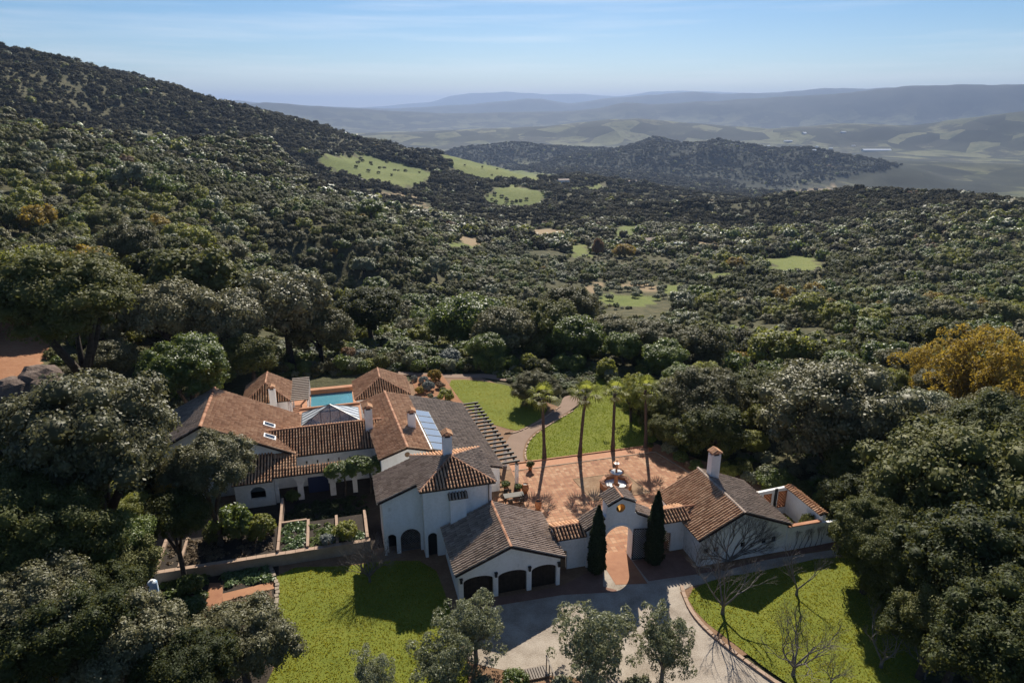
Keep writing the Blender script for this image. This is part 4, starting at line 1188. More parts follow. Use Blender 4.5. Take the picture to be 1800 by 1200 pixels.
# glass pyramid over the court
T = Thing('glass_pyramid', 'glass pyramid skylight over the villa court, sky reflection tinted into its sides', 'skylight', -1.8, 81.7, 3.0)
gc = [(-5.25, 79.75, 3.12), (1.65, 79.75, 3.12), (1.65, 83.75, 3.12), (-5.25, 83.75, 3.12)]
ga = (-1.8, 81.75, 4.75)
kerb = MB()
for a, c in zip(gc, gc[1:] + gc[:1]): kerb.beam((a[0], a[1], 3.06), (c[0], c[1], 3.06), .2, .14)
part(T, 'curb_frame', 'lead', kerb)
for k in range(4):
    a, c = gc[k], gc[(k + 1) % 4]
    npn = 6 if k in (0, 2) else 5
    def lp(f): return tuple(a[j] + (c[j] - a[j]) * f for j in range(3))
    def top(f):   # on the hips
        if f <= .5: return tuple(a[j] + (ga[j] - a[j]) * f * 2 for j in range(3))
        return tuple(c[j] + (ga[j] - c[j]) * (1 - f) * 2 for j in range(3))
    for q in range(npn):
        f0, f1 = q / npn, (q + 1) / npn
        pl = [lp(f0), lp(f1)]
        if f1 < 1 - 1e-6: pl.append(top(f1))
        if f0 < .5 < f1: pl.append(ga)
        if f0 > 1e-6: pl.append(top(f0))
        pn = part(T, 'pane', 'clear_glass' if k in (0, 2) else 'sky_reflect_glass', MB().slab([(p[0], p[1], p[2] + .03) for p in pl], .015))
        if q:
            part(T, 'glazing_bar', 'lead', MB().beam((*lp(f0)[:2], lp(f0)[2] + .05), (*top(f0)[:2], top(f0)[2] + .05), .05, .06), pn)
    part(T, 'hip_bar', 'lead', MB().beam((a[0], a[1], a[2] + .06), (ga[0], ga[1], ga[2] + .05), .07, .08))
part(T, 'court_floor', 'clay_trim', MB().box(-5.0, 1.5, 79.9, 83.6, 3.004, 3.02))

# ------------------------------------------------------------------ pool houses, pool, pergolas
def pool_house(label, u0, u1, v0, vb, v1, ze, zr, um, mats):
    T = Thing('pool_house', label, 'house', (u0 + u1) / 2, (v0 + v1) / 2, 0, 'pool houses')
    slope(T, [(u0, v0, ze), (u1, v0, ze), (um, vb, zr)], mats[0])
    slope(T, [(u0, v0, ze), (um, vb, zr), (um, v1, zr), (u0, v1, ze)], mats[1])
    slope(T, [(u1, v0, ze), (um, vb, zr), (um, v1, zr), (u1, v1, ze)], mats[2])
    ridge(T, (um, vb, zr + .02), (um, v1, zr + .02), r=.13)
    ridge(T, (u0, v0, ze + .02), (um, vb, zr + .02), r=.12)
    ridge(T, (u1, v0, ze + .02), (um, vb, zr + .02), r=.12)
    a, c, d_, e = u0 + .3, u1 - .3, v0 + .3, v1 - .3
    part(T, 'wall', 'plaster', MB().wall((a, d_), (c, d_), .3, [(0, -.3), (c - a, -.3), (c - a, ze - .05), (0, ze - .05)], [hol(arch(.8, 2.0, 0, 1.7, 8))]))
    part(T, 'wall', 'plaster', MB().box(a, a + .3, d_ + .302, e - .302, 0, ze - .05))
    part(T, 'wall', 'plaster', MB().box(c - .3, c, d_ + .302, e - .302, 0, ze - .05))
    part(T, 'wall', 'plaster', MB().wall((a, e - .3), (c, e - .3), .3, [(0, -.3), (c - a, -.3), (c - a, ze - .05), (um - a, zr - .2), (0, ze - .05)]))
    return T
TF = pool_house('small tiled pool house left of the pool with slender chimney', -13.0, -7.0, 88.6, 91.2, 95.4, 3.0, 4.75, -10.1, ('tile_orange', 'tile_tan', 'tile_tan'))
q = PUV(482, 716, 2.2)
chimney(TF, q[0], min(q[1], 88.3), 0.0, 5.6, .8, .7)
TG = pool_house('tiled pool house right of the pool behind the east wing', 1.4, 8.9, 86.6, 89.4, 93.2, 3.0, 4.7, 5.0, ('tile_orange', 'tile_tan', 'tile_tan'))

T = Thing('swimming_pool', 'turquoise pool with terracotta surround behind the villa', 'pool', -1.7, 95)
pu0, pu1, pv0, pv1 = -4.6, 1.25, 91.2, 96.9
part(T, 'coping', 'clay_trim', MB().box(pu0 - .45, pu0, pv0 - .4, pv1, .02, .10).box(pu1, pu1 + .2, pv0 - .4, pv1, .02, .10).box(pu0, pu1, pv0 - .4, pv0, .02, .10))
part(T, 'basin', 'pool_paint', MB().box(pu0, pu1, pv0, pv1, .022, .03))
part(T, 'water', 'water', MB().box(pu0 + .001, pu1 - .001, pv0 + .001, pv1 - .001, .034, .085))
part(T, 'back_wall', 'clay_trim', MB().box(pu0 - .45, pu1 + .2, pv1 + .002, pv1 + .9, .02, .75))

T = Thing('pergola', 'slatted pergola of pale beams left of the pool', 'pergola', -5.85, 93, 0, 'pergolas')
for k in range(13):
    v = 88.9 + k * .66
    part(T, 'beam', 'wood_grey', MB().box(-7.0, -4.6, v, v + .22, 2.72, 2.9))
for u in (-6.9, -4.75):
    part(T, 'rail', 'wood_grey', MB().box(u - .07, u + .07, 88.8, 97.2, 2.55, 2.715))
    for v in (89.0, 93.0, 97.0):
        part(T, 'post', 'plaster', MB().box(u - .12, u + .12, v - .12, v + .12, 0.02, 2.548))

x, y = W(*fC((21, 72, 0))[:2])
T = Thing('pergola', 'long dark beamed pergola along the east wing eaves', 'pergola', *fC((21, 72, 0))[:2], 0, 'pergolas')
for k in range(18):
    v = 63.9 + k * .985
    part(T, 'beam', 'wood_dark', MB(fC).box(19.92, 22.55, v, v + .17, 2.62, 2.84))
part(T, 'rail', 'wood_dark', MB(fC).box(22.1, 22.28, 63.6, 80.9, 2.42, 2.615))
for v in (63.9, 68.0, 72.2, 76.4, 80.6):
    part(T, 'post', 'plaster', MB(fC).box(22.02, 22.36, v - .17, v + .17, 0.02, 2.418))

# solar panels, each resting on the east wing roof
for k in range(6):
    va = 64.75 + k * 1.79
    c = fC((13.9, va + .87, zC(13.9)))
    T = Thing('solar_panel', ['solar panel nearest the tower chimney on the east roof', 'second solar panel from the tower chimney on the east roof', 'third solar panel from the tower chimney on the east roof', 'fourth solar panel from the tower chimney on the east roof', 'fifth solar panel from the tower chimney on the east roof', 'solar panel farthest from the tower chimney on the east roof'][k],
              'solar panel', c[0], c[1], c[2], 'solar panels in a row')
    ua, ub = 13.02, 14.75
    lift = .26
    part(T, 'frame', 'lead', MB(fC).slab([(ua, va, zC(ua) + lift), (ub, va, zC(ub) + lift), (ub, va + 1.62, zC(ub) + lift), (ua, va + 1.62, zC(ua) + lift)], .09))
    e = .05
    part(T, 'glass', 'panel_glass', MB(fC).slab([(ua + e, va + e, zC(ua + e) + lift + .012), (ub - e, va + e, zC(ub - e) + lift + .012), (ub - e, va + 1.62 - e, zC(ub - e) + lift + .012), (ua + e, va + 1.62 - e, zC(ua + e) + lift + .012)], .01))
    part(T, 'bracket', 'lead', MB(fC).box(13.3, 13.36, va + .2, va + 1.5, zC(13.4) + .02, zC(13.3) + .2).box(14.4, 14.46, va + .2, va + 1.5, zC(14.5) + .02, zC(14.4) + .2))

# ------------------------------------------------------------------ tree and shrub meshes
def _unit(v):
    return v / np.maximum(np.linalg.norm(v, axis=-1, keepdims=True), 1e-9)

def leaves(pos, nrm, size, aspect, rg):
    """diamond leaves at pos with normals nrm"""
    m_ = len(pos)
    nrm = _unit(nrm)
    t = _unit(np.cross(nrm, rg.normal(size=(m_, 3))))
    b_ = np.cross(nrm, t)
    s = size * (0.65 + 0.7 * rg.random((m_, 1)))
    vv = np.stack([pos - t * s * aspect / 2, pos - b_ * s / 2, pos + t * s * aspect / 2, pos + b_ * s / 2], 1).reshape(-1, 3)
    return vv, np.arange(4 * m_).reshape(-1, 4)

_ICO = None
def _ico():
    global _ICO
    if _ICO is None:
        p = (1 + 5 ** .5) / 2
        v = np.array([(-1, p, 0), (1, p, 0), (-1, -p, 0), (1, -p, 0), (0, -1, p), (0, 1, p), (0, -1, -p), (0, 1, -p), (p, 0, -1), (p, 0, 1), (-p, 0, -1), (-p, 0, 1)], float)
        f = np.array([(0, 11, 5), (0, 5, 1), (0, 1, 7), (0, 7, 10), (0, 10, 11), (1, 5, 9), (5, 11, 4), (11, 10, 2), (10, 7, 6), (7, 1, 8), (3, 9, 4), (3, 4, 2), (3, 2, 6), (3, 6, 8), (3, 8, 9), (4, 9, 5), (2, 4, 11), (6, 2, 10), (8, 6, 7), (9, 8, 1)])
        _ICO = (_unit(v), f)
    return _ICO

def crown_mesh(name, seed, ncl, nlf, leaf, cl_r=(.20, .36), zmin=-.35, flat=.78, core=.72, aspect=1.5, shell=(.55, .80), lump=.22, spread=.75):
    rg = np.random.default_rng(seed)
    d = _unit(np.column_stack([rg.normal(size=(ncl * 3, 2)), rg.uniform(zmin * 1.1, 1.15, ncl * 3)]))
    # even them out a little: best-candidate picking
    keep = [0]
    for _ in range(ncl - 1):
        c = rg.integers(0, len(d), 8)
        dist = np.min(np.linalg.norm(d[c][:, None] - d[keep][None], axis=-1), axis=1)
        keep.append(int(c[np.argmax(dist)]))
    d = d[keep]
    lob = 1 + lump * np.sin(3 * np.arctan2(d[:, 1], d[:, 0]) + rg.random() * 6) * (1 - np.abs(d[:, 2])) + lump * .8 * (rg.random(ncl) - .5) * 2
    rad = rg.uniform(*shell, ncl) * lob
    cen = d * rad[:, None] * np.array((1, 1, flat))
    crr = rg.uniform(*cl_r, ncl)
    P_, N_ = [], []
    for k in range(ncl):
        n_ = max(3, int(nlf * (crr[k] / np.mean(cl_r)) ** 2))
        dd = _unit(rg.normal(size=(n_, 3)) + d[k] * .55 + np.array((0, 0, .35)))
        P_.append(cen[k] + dd * crr[k] * rg.uniform(.72, 1.08, (n_, 1)) * np.array((1, 1, .85)))
        N_.append(dd * .62 + d[k] * .22 + np.array((0, 0, .28)) + rg.normal(size=(n_, 3)) * spread * .62)
    vv, qq = leaves(np.concatenate(P_), np.concatenate(N_), leaf, aspect, rg)
    # solid heart of each clump so that crowns are dense
    iv, if_ = _ico()
    cv, cq = [], []
    base = len(vv)
    for k in range(ncl):
        cv.append(cen[k] + iv * crr[k] * core * rg.uniform(.8, 1.1, (12, 1)) * np.array((1, 1, .85)))
        cq.append(np.column_stack([if_, if_[:, 2]]) + base + 12 * k)
    if core > 0:
        # triangles stored as quads would be degenerate: split them off as a second face list
        tri = np.concatenate([c[:, :3] for c in cq])
        return np.concatenate([vv] + cv), qq, tri, cen, crr
    return vv, qq, None, cen, crr

def mixed_mesh(name, vv, qq, tri, mat):
    me = bpy.data.meshes.new(name)
    nq, nt = len(qq), (0 if tri is None else len(tri))
    me.vertices.add(len(vv))
    me.vertices.foreach_set('co', vv.astype(np.float32).ravel())
    loops = qq.ravel() if tri is None else np.concatenate([qq.ravel(), tri.ravel()])
    me.loops.add(len(loops))
    me.loops.foreach_set('vertex_index', loops.astype(np.int32))
    me.polygons.add(nq + nt)
    st = np.concatenate([np.arange(nq) * 4, nq * 4 + np.arange(nt) * 3])
    me.polygons.foreach_set('loop_start', st.astype(np.int32))
    me.polygons.foreach_set('loop_total', np.concatenate([np.full(nq, 4), np.full(nt, 3)]).astype(np.int32))
    me.materials.append(MATS[mat])
    me.update(calc_edges=True)
    return me

def make_crown(name, mat, **k):
    vv, qq, tri, cen, crr = crown_mesh(name, **k)
    return mixed_mesh(name, vv, qq, tri, mat)

def trunk_mesh(name, seed, mat='bark', limbs=5, spread=.5, r=.075):
    """unit tree: base at 0, crown centre at z = 1, plan in crown radii"""
    rg = random.Random(seed)
    mb = MB()
    fork = .45 + .15 * rg.random()
    lean = (rg.uniform(-.08, .08), rg.uniform(-.08, .08))
    mb.tube([(0, 0, -.12), (0, 0, .05), (lean[0] * .5, lean[1] * .5, fork * .5), (lean[0], lean[1], fork)], [r * 1.6, r * 1.15, r, r * .9], 8)
    for k in range(limbs):
        a = 2 * math.pi * (k + rg.random() * .6) / limbs
        e = spread * (0.7 + .5 * rg.random())
        mb.tube([(lean[0], lean[1], fork - .04), (lean[0] + math.cos(a) * e * .45, lean[1] + math.sin(a) * e * .45, fork + .22), (lean[0] + math.cos(a) * e, lean[1] + math.sin(a) * e, .95 + .2 * rg.random())], [r * .62, r * .42, r * .16], 6)
    me = bpy.data.meshes.new(name)
    me.from_pydata(mb.v, [], mb.f)
    me.materials.append(MATS[mat])
    me.polygons.foreach_set('use_smooth', [True] * len(me.polygons))
    return me

NEAR = [make_crown('crown', 'leaf_oak', seed=100 + k, ncl=95 + 10 * k, nlf=125, leaf=.040, cl_r=(.11, .32), flat=.66 + .05 * k, lump=.2 + .05 * (k % 3)) for k in range(4)]
HUGE = [make_crown('crown', 'leaf_oak', seed=150 + k, ncl=200, nlf=135, leaf=.025, cl_r=(.08, .25), flat=.70 + .06 * k, lump=.24) for k in range(2)]
MID = [make_crown('crown', 'leaf_oak', seed=200 + k, ncl=48, nlf=64, leaf=.066, cl_r=(.13, .36), flat=.70 + .05 * (k % 4), lump=.2 + .06 * (k % 3)) for k in range(5)]
BUSH = [make_crown('foliage', 'leaf_green', seed=300 + k, ncl=34, nlf=46, leaf=.10, cl_r=(.24, .40), flat=.85, zmin=-.1, lump=.12) for k in range(3)]
BALL = [make_crown('foliage', 'leaf_green', seed=320 + k, ncl=60, nlf=40, leaf=.085, cl_r=(.18, .24), flat=.95, zmin=-.2, lump=.03, shell=(.72, .80)) for k in range(2)]
OLIVE = [make_crown('crown', 'leaf_olive', seed=340 + k, ncl=120, nlf=95, leaf=.028, cl_r=(.09, .25), flat=1.1, zmin=-.9, core=.28, aspect=2.8, lump=.5, spread=1.4, shell=(.30, .92)) for k in range(3)]
TRUNKS = [trunk_mesh('trunk', 400 + k) for k in range(4)]
OTRUNKS = [trunk_mesh('trunk', 420 + k, 'bark_grey', 5, .55, .07) for k in range(2)]

def set_mat(o, mat):
    if o.data.materials[0].name != mat:
        o.material_slots[0].link = 'OBJECT'
        o.material_slots[0].material = MATS[mat]

_rs = random.Random(11)
TREES = []      # (x, y, radius) of everything planted, for spacing

def tree(name, label, cat, x, y, zg, rad, hc, mat='leaf_oak', crowns=NEAR, trunks=TRUNKS, group=None, ky=1.0):
    """a tree: Empty at the foot > trunk, crown"""
    rt = empty(name, (x, y, zg), _rs.uniform(0, 6.28))
    tag(rt, label, cat, group)
    t = link(bpy.data.objects.new('trunk', _rs.choice(trunks)), rt)
    t.scale = (rad, rad, hc)
    c = link(bpy.data.objects.new('crown', _rs.choice(crowns)), rt)
    c.location = (0, 0, hc)
    c.scale = (rad * _rs.uniform(.95, 1.08), rad * _rs.uniform(.92, 1.05), rad * ky)
    set_mat(c, mat)
    TREES.append((x, y, rad))
    return rt

def bush(name, label, cat, x, y, zg, rad, mat, meshes=BUSH, group=None, kz=1.0):
    rt = empty(name, (x, y, zg), _rs.uniform(0, 6.28))
    tag(rt, label, cat, group)
    c = link(bpy.data.objects.new('foliage', _rs.choice(meshes)), rt)
    c.location = (0, 0, rad * .55 * kz)
    c.scale = (rad, rad, rad * kz)
    set_mat(c, mat)
    s = MB().tube([(0, 0, -.1), (.02, .01, rad * .6)], [rad * .07, rad * .04], 6)
    s.build('stem', 'bark', rt)
    TREES.append((x, y, rad))
    return rt

def at_dist(px, py, r):
    d = px_ray(px, py)
    hz = math.hypot(d[0], d[1])
    return d[0] / hz * r, d[1] / hz * r, H + d[2] / hz * r

def big(px, py, r, rad, mat, label, name='holm_oak', cat='tree', crowns=NEAR, trunks=TRUNKS, group=None, ky=1.0, minh=None, maxh=99):
    """tree whose crown centre is seen at a pixel, at a ground distance r"""
    x, y, zc = at_dist(px, py, r)
    zg = tz(x, y)
    hc = zc - zg
    lo = rad * .75 if minh is None else minh
    hc = min(max(hc, lo), rad * 1.9 + 2, maxh)
    if crowns is NEAR and rad > 3.0 and r < 100: crowns = HUGE
    return tree(name, label, cat, x, y, zg - .1, rad, hc, mat, crowns, trunks, group, ky)

G1 = 'large oaks around the estate'
big(120, 520, 90, 8.6, 'leaf_oak', 'broad dark oak on the bank above the red soil, trunk showing', group=G1, ky=.85)
big(165, 765, 62, 8.0, 'leaf_grand', 'huge silvery oak left of the villa front', group=G1)
big(366, 812, 61, 3.9, 'leaf_grand', 'oak crown overlapping the villa corner pavilion', group=G1, ky=1.15)
big(325, 650, 86, 5.6, 'leaf_green', 'bright green round tree behind the west wing roof', 'carob_tree', group=G1)
big(60, 920, 53, 5.0, 'leaf_oak', 'dark oak below the huge silvery oak at the left edge', group=G1)
big(30, 1010, 46, 4.2, 'leaf_grand', 'grey-green oak at the left edge above the golden shrub', group=G1)
big(170, 940, 54, 3.6, 'leaf_green', 'glossy green tree in the dark lower left garden', 'loquat_tree', group=G1)
big(215, 1130, 44, 4.4, 'leaf_grand', 'rounded oak at the bottom left, left of its twin', group=G1)
big(425, 1125, 44, 4.0, 'leaf_grand', 'dark rounded oak at the bottom beside the left lawn', group=G1)
big(90, 1110, 44, 4.0, 'leaf_oak', 'grey oak in the bottom left corner', group=G1)
big(320, 1180, 40, 3.2, 'leaf_oak', 'low oak at the bottom edge between two rounded oaks', group=G1)
big(12, 1075, 46, 2.2, 'leaf_gold', 'golden autumn tree at the left edge', 'autumn_tree')
big(500, 535, 116, 7.6, 'leaf_grand', 'tall grey oak on the slope above the pool', group=G1)
big(400, 560, 110, 6.2, 'leaf_grand', 'grey oak on the slope left of the tall oak above the pool', group=G1)
big(560, 580, 116, 5.6, 'leaf_silver', 'grey oak standing right of the tall oak above the pool', group=G1)
big(290, 545, 112, 6.4, 'leaf_silver', 'grey oak behind the bright green round tree', group=G1)
big(440, 625, 102, 4.6, 'leaf_oak', 'dark oak just behind the left pool house', group=G1)
big(230, 430, 160, 6.5, 'leaf_silver', 'pale grey oak high on the left slope', group=G1)
big(1235, 720, 84, 6.0, 'leaf_silver', 'tall oak directly behind the annex chimney', group=G1)
big(1455, 790, 82, 9.4, 'leaf_grand', 'largest silvery oak right of the annex', group=G1)
big(1330, 700, 92, 5.0, 'leaf_oak', 'dark oak between the annex oak and the largest right oak', group=G1)
big(1690, 890, 68, 9.6, 'leaf_oak', 'massive dark oak filling the right edge', group=G1)
big(1545, 880, 74, 5.6, 'leaf_oak', 'dark oak behind the yard wall corner', group=G1)
big(1610, 985, 60, 6.2, 'leaf_oak', 'dark oak shading the right lawn', group=G1)
big(1760, 1020, 52, 6.2, 'leaf_oak', 'dark oak low on the right edge', group=G1)
big(1770, 1130, 44, 4.8, 'leaf_oak', 'dark oak in the bottom right corner', group=G1)
big(1690, 1090, 49, 3.6, 'leaf_oak', 'small dark oak left of the bottom right corner oak', group=G1)
big(1620, 775, 92, 7.2, 'leaf_silver', 'silvery oak behind the massive dark right oak', group=G1)
big(1760, 770, 86, 6.6, 'leaf_oak', 'oak on the right edge below the golden trees', group=G1)
big(1700, 655, 122, 7.0, 'leaf_gold', 'large golden poplar left of its pair', 'golden_poplar', group='golden trees', crowns=OLIVE, ky=1.15)
big(1785, 680, 116, 6.5, 'leaf_gold', 'golden poplar at the right edge', 'golden_poplar', group='golden trees', crowns=OLIVE, ky=1.15)
big(1630, 645, 135, 4.6, 'leaf_gold', 'smaller golden tree left of the large poplars', 'golden_poplar', group='golden trees', crowns=OLIVE, ky=1.15)
big(1780, 840, 78, 3.2, 'leaf_gold', 'yellowing tree at the right edge under the oaks', 'autumn_tree')
big(1130, 615, 128, 5.6, 'leaf_oak', 'round dark oak behind the palm lawn', group=G1)
big(1215, 620, 124, 6.6, 'leaf_silver', 'grey oak right of the round dark oak', group=G1)
big(820, 565, 128, 7.6, 'leaf_green', 'wide green tree in the middle behind the lawns', group=G1)
big(890, 600, 112, 5.8, 'leaf_silver', 'grey tree with light top behind the far lawn', group=G1)
big(965, 590, 116, 6.4, 'leaf_oak', 'tall dark oak behind the lawn tree', group=G1)
big(1010, 610, 110, 4.8, 'leaf_green', 'dark green tree beside the start of the uphill track', group=G1)
big(1000, 545, 140, 6.5, 'leaf_silver', 'silvery oak farther behind the far lawn', group=G1)
big(650, 540, 140, 7.0, 'leaf_oak', 'spreading oak standing alone behind the pool', group=G1, ky=.8)
big(943, 684, 89.5, 3.5, 'leaf_silver', 'round silver-leaved tree standing on the far lawn', 'lawn_tree')
big(1112, 690, 85, 2.6, 'leaf_lime', 'light green small tree behind the third palm', 'lawn_tree', crowns=OLIVE)
big(860, 650, 106, 3.6, 'leaf_green', 'dark green tree at the back edge of the far lawn', 'garden_tree')
big(1188, 715, 84, 4.2, 'leaf_oak', 'dark tree at the right edge of the palm lawn', 'garden_tree')
big(1178, 755, 79, 2.6, 'leaf_oak', 'dark bushy tree right of the fourth palm', 'garden_tree')
big(215, 985, 52, 2.8, 'leaf_oak', 'dark small oak beside the blue drum', group=G1)
big(300, 880, 58, 2.8, 'leaf_oak', 'dark oak under the huge silvery crown', group=G1)
big(150, 1010, 48, 3.4, 'leaf_oak', 'dark oak in the shaded left garden', group=G1)
big(40, 830, 60, 5.0, 'leaf_oak', 'dark oak left of the huge silvery oak', group=G1)
big(1052, 432, 455, 4.2, 'leaf_rust', 'tall leafless pinkish poplar by the small green field', 'bare_poplar', crowns=MID, ky=2.2, maxh=8.0)
big(1100, 415, 470, 8.0, 'leaf_gold', 'broad bronze autumn tree near the small farmhouse', 'autumn_tree', crowns=MID, ky=.9, maxh=4.5)
big(1528, 915, 68, 4.6, 'leaf_oak', 'dark oak just right of the yard wall end', group=G1)
big(1585, 1010, 57, 4.6, 'leaf_oak', 'dark oak leaning over the shaded right lawn', group=G1)
big(1640, 1090, 50, 3.4, 'leaf_oak', 'dark round oak right of the lower right lawn', group=G1)
big(1548, 945, 61, 3.8, 'leaf_oak', 'tall dark oak at the far end of the annex path', group=G1)
big(1610, 930, 62, 4.4, 'leaf_oak', 'tall dark oak behind the shaded right lawn', group=G1)
big(1540, 928, 58, 3.5, 'leaf_oak', 'dark oak at the end of the annex path shading the lawn', group=G1)
big(1600, 985, 54, 3.4, 'leaf_oak', 'dark oak standing in the shaded corner of the right lawn', group=G1)
# foreground olives
G2 = 'olive trees below the drive'
for (px, py, r, rad, lab) in ((836, 1102, 41.5, 2.4, 'olive tree with dark trunk at the drive edge'), (776, 1162, 38.5, 2.5, 'olive tree at the bottom between lawn and drive'), (1050, 1132, 40.2, 2.9, 'dense grey olive tree in the bottom middle'),
                              (1168, 1132, 40.8, 2.35, 'loose olive tree right of the dense one'), (655, 1192, 37.8, 1.8, 'small olive tree at the bottom of the left lawn')):
    big(px, py, r, rad, 'leaf_olive', lab, 'olive_tree', 'olive tree', OLIVE, OTRUNKS, G2, 1.15)

# ------------------------------------------------------------------ woodland by scatter
EXCL = [P(x, y, 0) for x, y in [(-200, 1500), (285, 1200), (278, 985), (290, 930), (425, 890), (290, 750), (325, 695), (410, 650), (540, 640), (700, 642), (790, 645), (900, 655), (960, 650), (1050, 645), (1100, 660), (1150, 760), (1175, 785), (1225, 825), (1330, 840), (1490, 895), (1500, 965), (1580, 1000), (1600, 1300), (1500, 1500)]]
FIELD = [pl for k in CLEAR for pl in CLEAR[k]]
NOTREE = [[hit(x, y) for x, y in pl] for pl in ([(1275, 562), (1400, 575), (1520, 595), (1510, 668), (1400, 655), (1290, 605)], [(1035, 506), (1100, 489), (1228, 498), (1232, 532), (1170, 540), (1100, 544), (1045, 532)], [(985, 430), (1036, 428), (1045, 470), (1000, 470)], [(1335, 452), (1460, 452), (1450, 492), (1350, 486)])]
GAPS = [[hit(x, y) for x, y in ((-60, 720), (-60, 560), (55, 565), (100, 600), (60, 700))]]   # the red earth bank

def project(x, y, z):
    c_, s_ = math.cos(PITCH), math.sin(PITCH)
    dz = z - H
    fwd = y * c_ - dz * s_
    up = y * s_ + dz * c_
    return 900 + FPX * x / fwd, 600 - FPX * up / fwd

rg = np.random.default_rng(2024)
CELL = 12.0
grid = {}
def _cell(x, y): return (int(x // CELL), int(y // CELL))
for (x, y, q) in TREES: grid.setdefault(_cell(x, y), []).append((x, y, q))

def free(x, y, q, f):
    cx, cy = _cell(x, y)
    for i in (-1, 0, 1):
        for j in (-1, 0, 1):
            for (a, c, e) in grid.get((cx + i, cy + j), ()):
                if (a - x) ** 2 + (c - y) ** 2 < (f * (e + q)) ** 2: return False
    return True

SPEC = ['leaf_oak', 'leaf_silver', 'leaf_green', 'leaf_lime', 'leaf_rust', 'leaf_gold', 'leaf_olive', 'leaf_maquis']
def species(x, y, r):
    """mix by place: lime and gold scrub on the near left slope, autumn tints on the right"""
    az = math.degrees(math.atan2(x, y))
    w = [.56, .20, .12, .06, .004, .004, .05]
    if az < -14 and r < 330: w = [.32, .28, .13, .20, .01, .03, .03]
    elif az < 2 and r < 260: w = [.24, .16, .24, .23, .005, .01, .11]
    elif az > 12 and r < 330: w = [.42, .20, .16, .14, .005, .03, .05]
    elif az > 8: w = [.54, .20, .11, .08, .008, .008, .06]
    pn = float(fbm(np.array([x / (45 + r * .06)]), np.array([y / (45 + r * .06)]), 2, 83)[0])
    if pn > .18: w = [w[0] * .5, w[1] * .8, w[2] * 2.2, w[3] * 2.6, w[4], w[5] * 1.5, w[6] * 1.6]
    elif pn < -.25: w = [w[0] * 1.6, w[1] * .7, w[2] * .6, w[3] * .3, w[4] * .4, w[5] * .2, w[6] * .6]
    if r < 400: w[4] = 0
    q, t = rg.random() * sum(w), 0
    for k, e in enumerate(w):
        t += e
        if q <= t: return k
    return 0

cand = []
# dense wood out to 480 m: random points kept apart
N1 = 30000
rr_ = np.sqrt(rg.uniform(60 ** 2, 480 ** 2, N1))
aa_ = rg.uniform(R(-46), R(45), N1)
X1, Y1 = rr_ * np.sin(aa_), rr_ * np.cos(aa_)
ok = ~inpoly(X1, Y1, EXCL)
for pl in FIELD + GAPS: ok &= ~inpoly(X1, Y1, pl)
dens = fbm(X1 / 55, Y1 / 55, 3, 21)
azd = np.degrees(aa_)
# open scrubby garden strip behind the pool and the valley floor
open_ = ((azd > -22) & (azd < 2) & (rr_ < 190)) | ((azd > -6) & (azd < 14) & (rr_ > 220) & (rr_ < 480))
ok &= (dens > np.where(open_, -.05, -.62))
X1, Y1, rr_, open_ = X1[ok], Y1[ok], rr_[ok], open_[ok]
Z1 = terrain_z(X1, Y1)
size = np.clip(rg.normal(3.7, 1.3, len(X1)), 1.3, 6.8) * np.where(open_, .72, 1.0) * np.clip(1 + .7 * fbm(X1 / 38, Y1 / 38, 2, 61), .55, 1.5)
_exa = np.array(EXCL)
for k in range(len(X1)):
    x, y, q = X1[k], Y1[k], size[k]
    px, py = project(x, y, Z1[k] + q)
    if px < -140 or px > 1940 or py > 1330: continue
    if px < 100 and 560 < py < 745: continue
    if q > 1.7 and any(inpoly(np.array([x]), np.array([y]), pl)[0] for pl in NOTREE): continue
    if not free(x, y, q, .70 if rr_[k] < 300 else .78): continue
    t = np.linspace(0, 2 * math.pi, 8, endpoint=False)
    if rr_[k] < 140 and inpoly(x + .75 * q * np.cos(t), y + .75 * q * np.sin(t), EXCL).any(): continue
    grid.setdefault(_cell(x, y), []).append((x, y, q))
    cand.append((x, y, Z1[k], q, rr_[k], species(x, y, rr_[k])))
cand.sort(key=lambda c: -c[3] / c[4])

def side(x, y, r):
    az = math.degrees(math.atan2(x, y))
    if az < -13: return 'on the wooded slope left of the villa'
    if az < 10: return 'in the wood behind the villa lawns'
    return 'in the wooded valley right of the annex'
LOOK = {'leaf_oak': ('dark evergreen oak', 'evergreen_oak', 'tree'), 'leaf_silver': ('grey-leaved evergreen oak', 'evergreen_oak', 'tree'), 'leaf_green': ('fresh green broadleaf tree', 'broadleaf_tree', 'tree'), 'leaf_lime': ('yellow-green bushy tree', 'broom_bush', 'bush'),
        'leaf_rust': ('rust-brown autumn tree', 'autumn_tree', 'tree'), 'leaf_gold': ('golden autumn tree', 'autumn_tree', 'tree'), 'leaf_olive': ('olive-green wild tree', 'wild_olive', 'tree')}
NIND = 285
MARKS = [('the left pool house', 460, 680), ('the right pool house', 665, 675), ('the far lawn', 860, 700), ('the rightmost palm', 1135, 690), ('the annex chimney', 1253, 815), ('the golden poplars', 1720, 650), ('the date palm row', 1440, 595),
         ('the olive grove', 1140, 512), ('the broad bank oak', 120, 520), ('the bright round tree', 325, 650), ('the yard wall', 1440, 900), ('the huge silvery oak', 165, 765), ('the oak standing alone', 650, 540)]
ORD = ['', 'second ', 'third ', 'fourth ', 'fifth ', 'sixth ', 'seventh ', 'eighth ', 'ninth ', 'tenth ', 'eleventh ', 'twelfth ', 'thirteenth ', 'fourteenth ', 'fifteenth ', 'sixteenth ']
_seen = {}
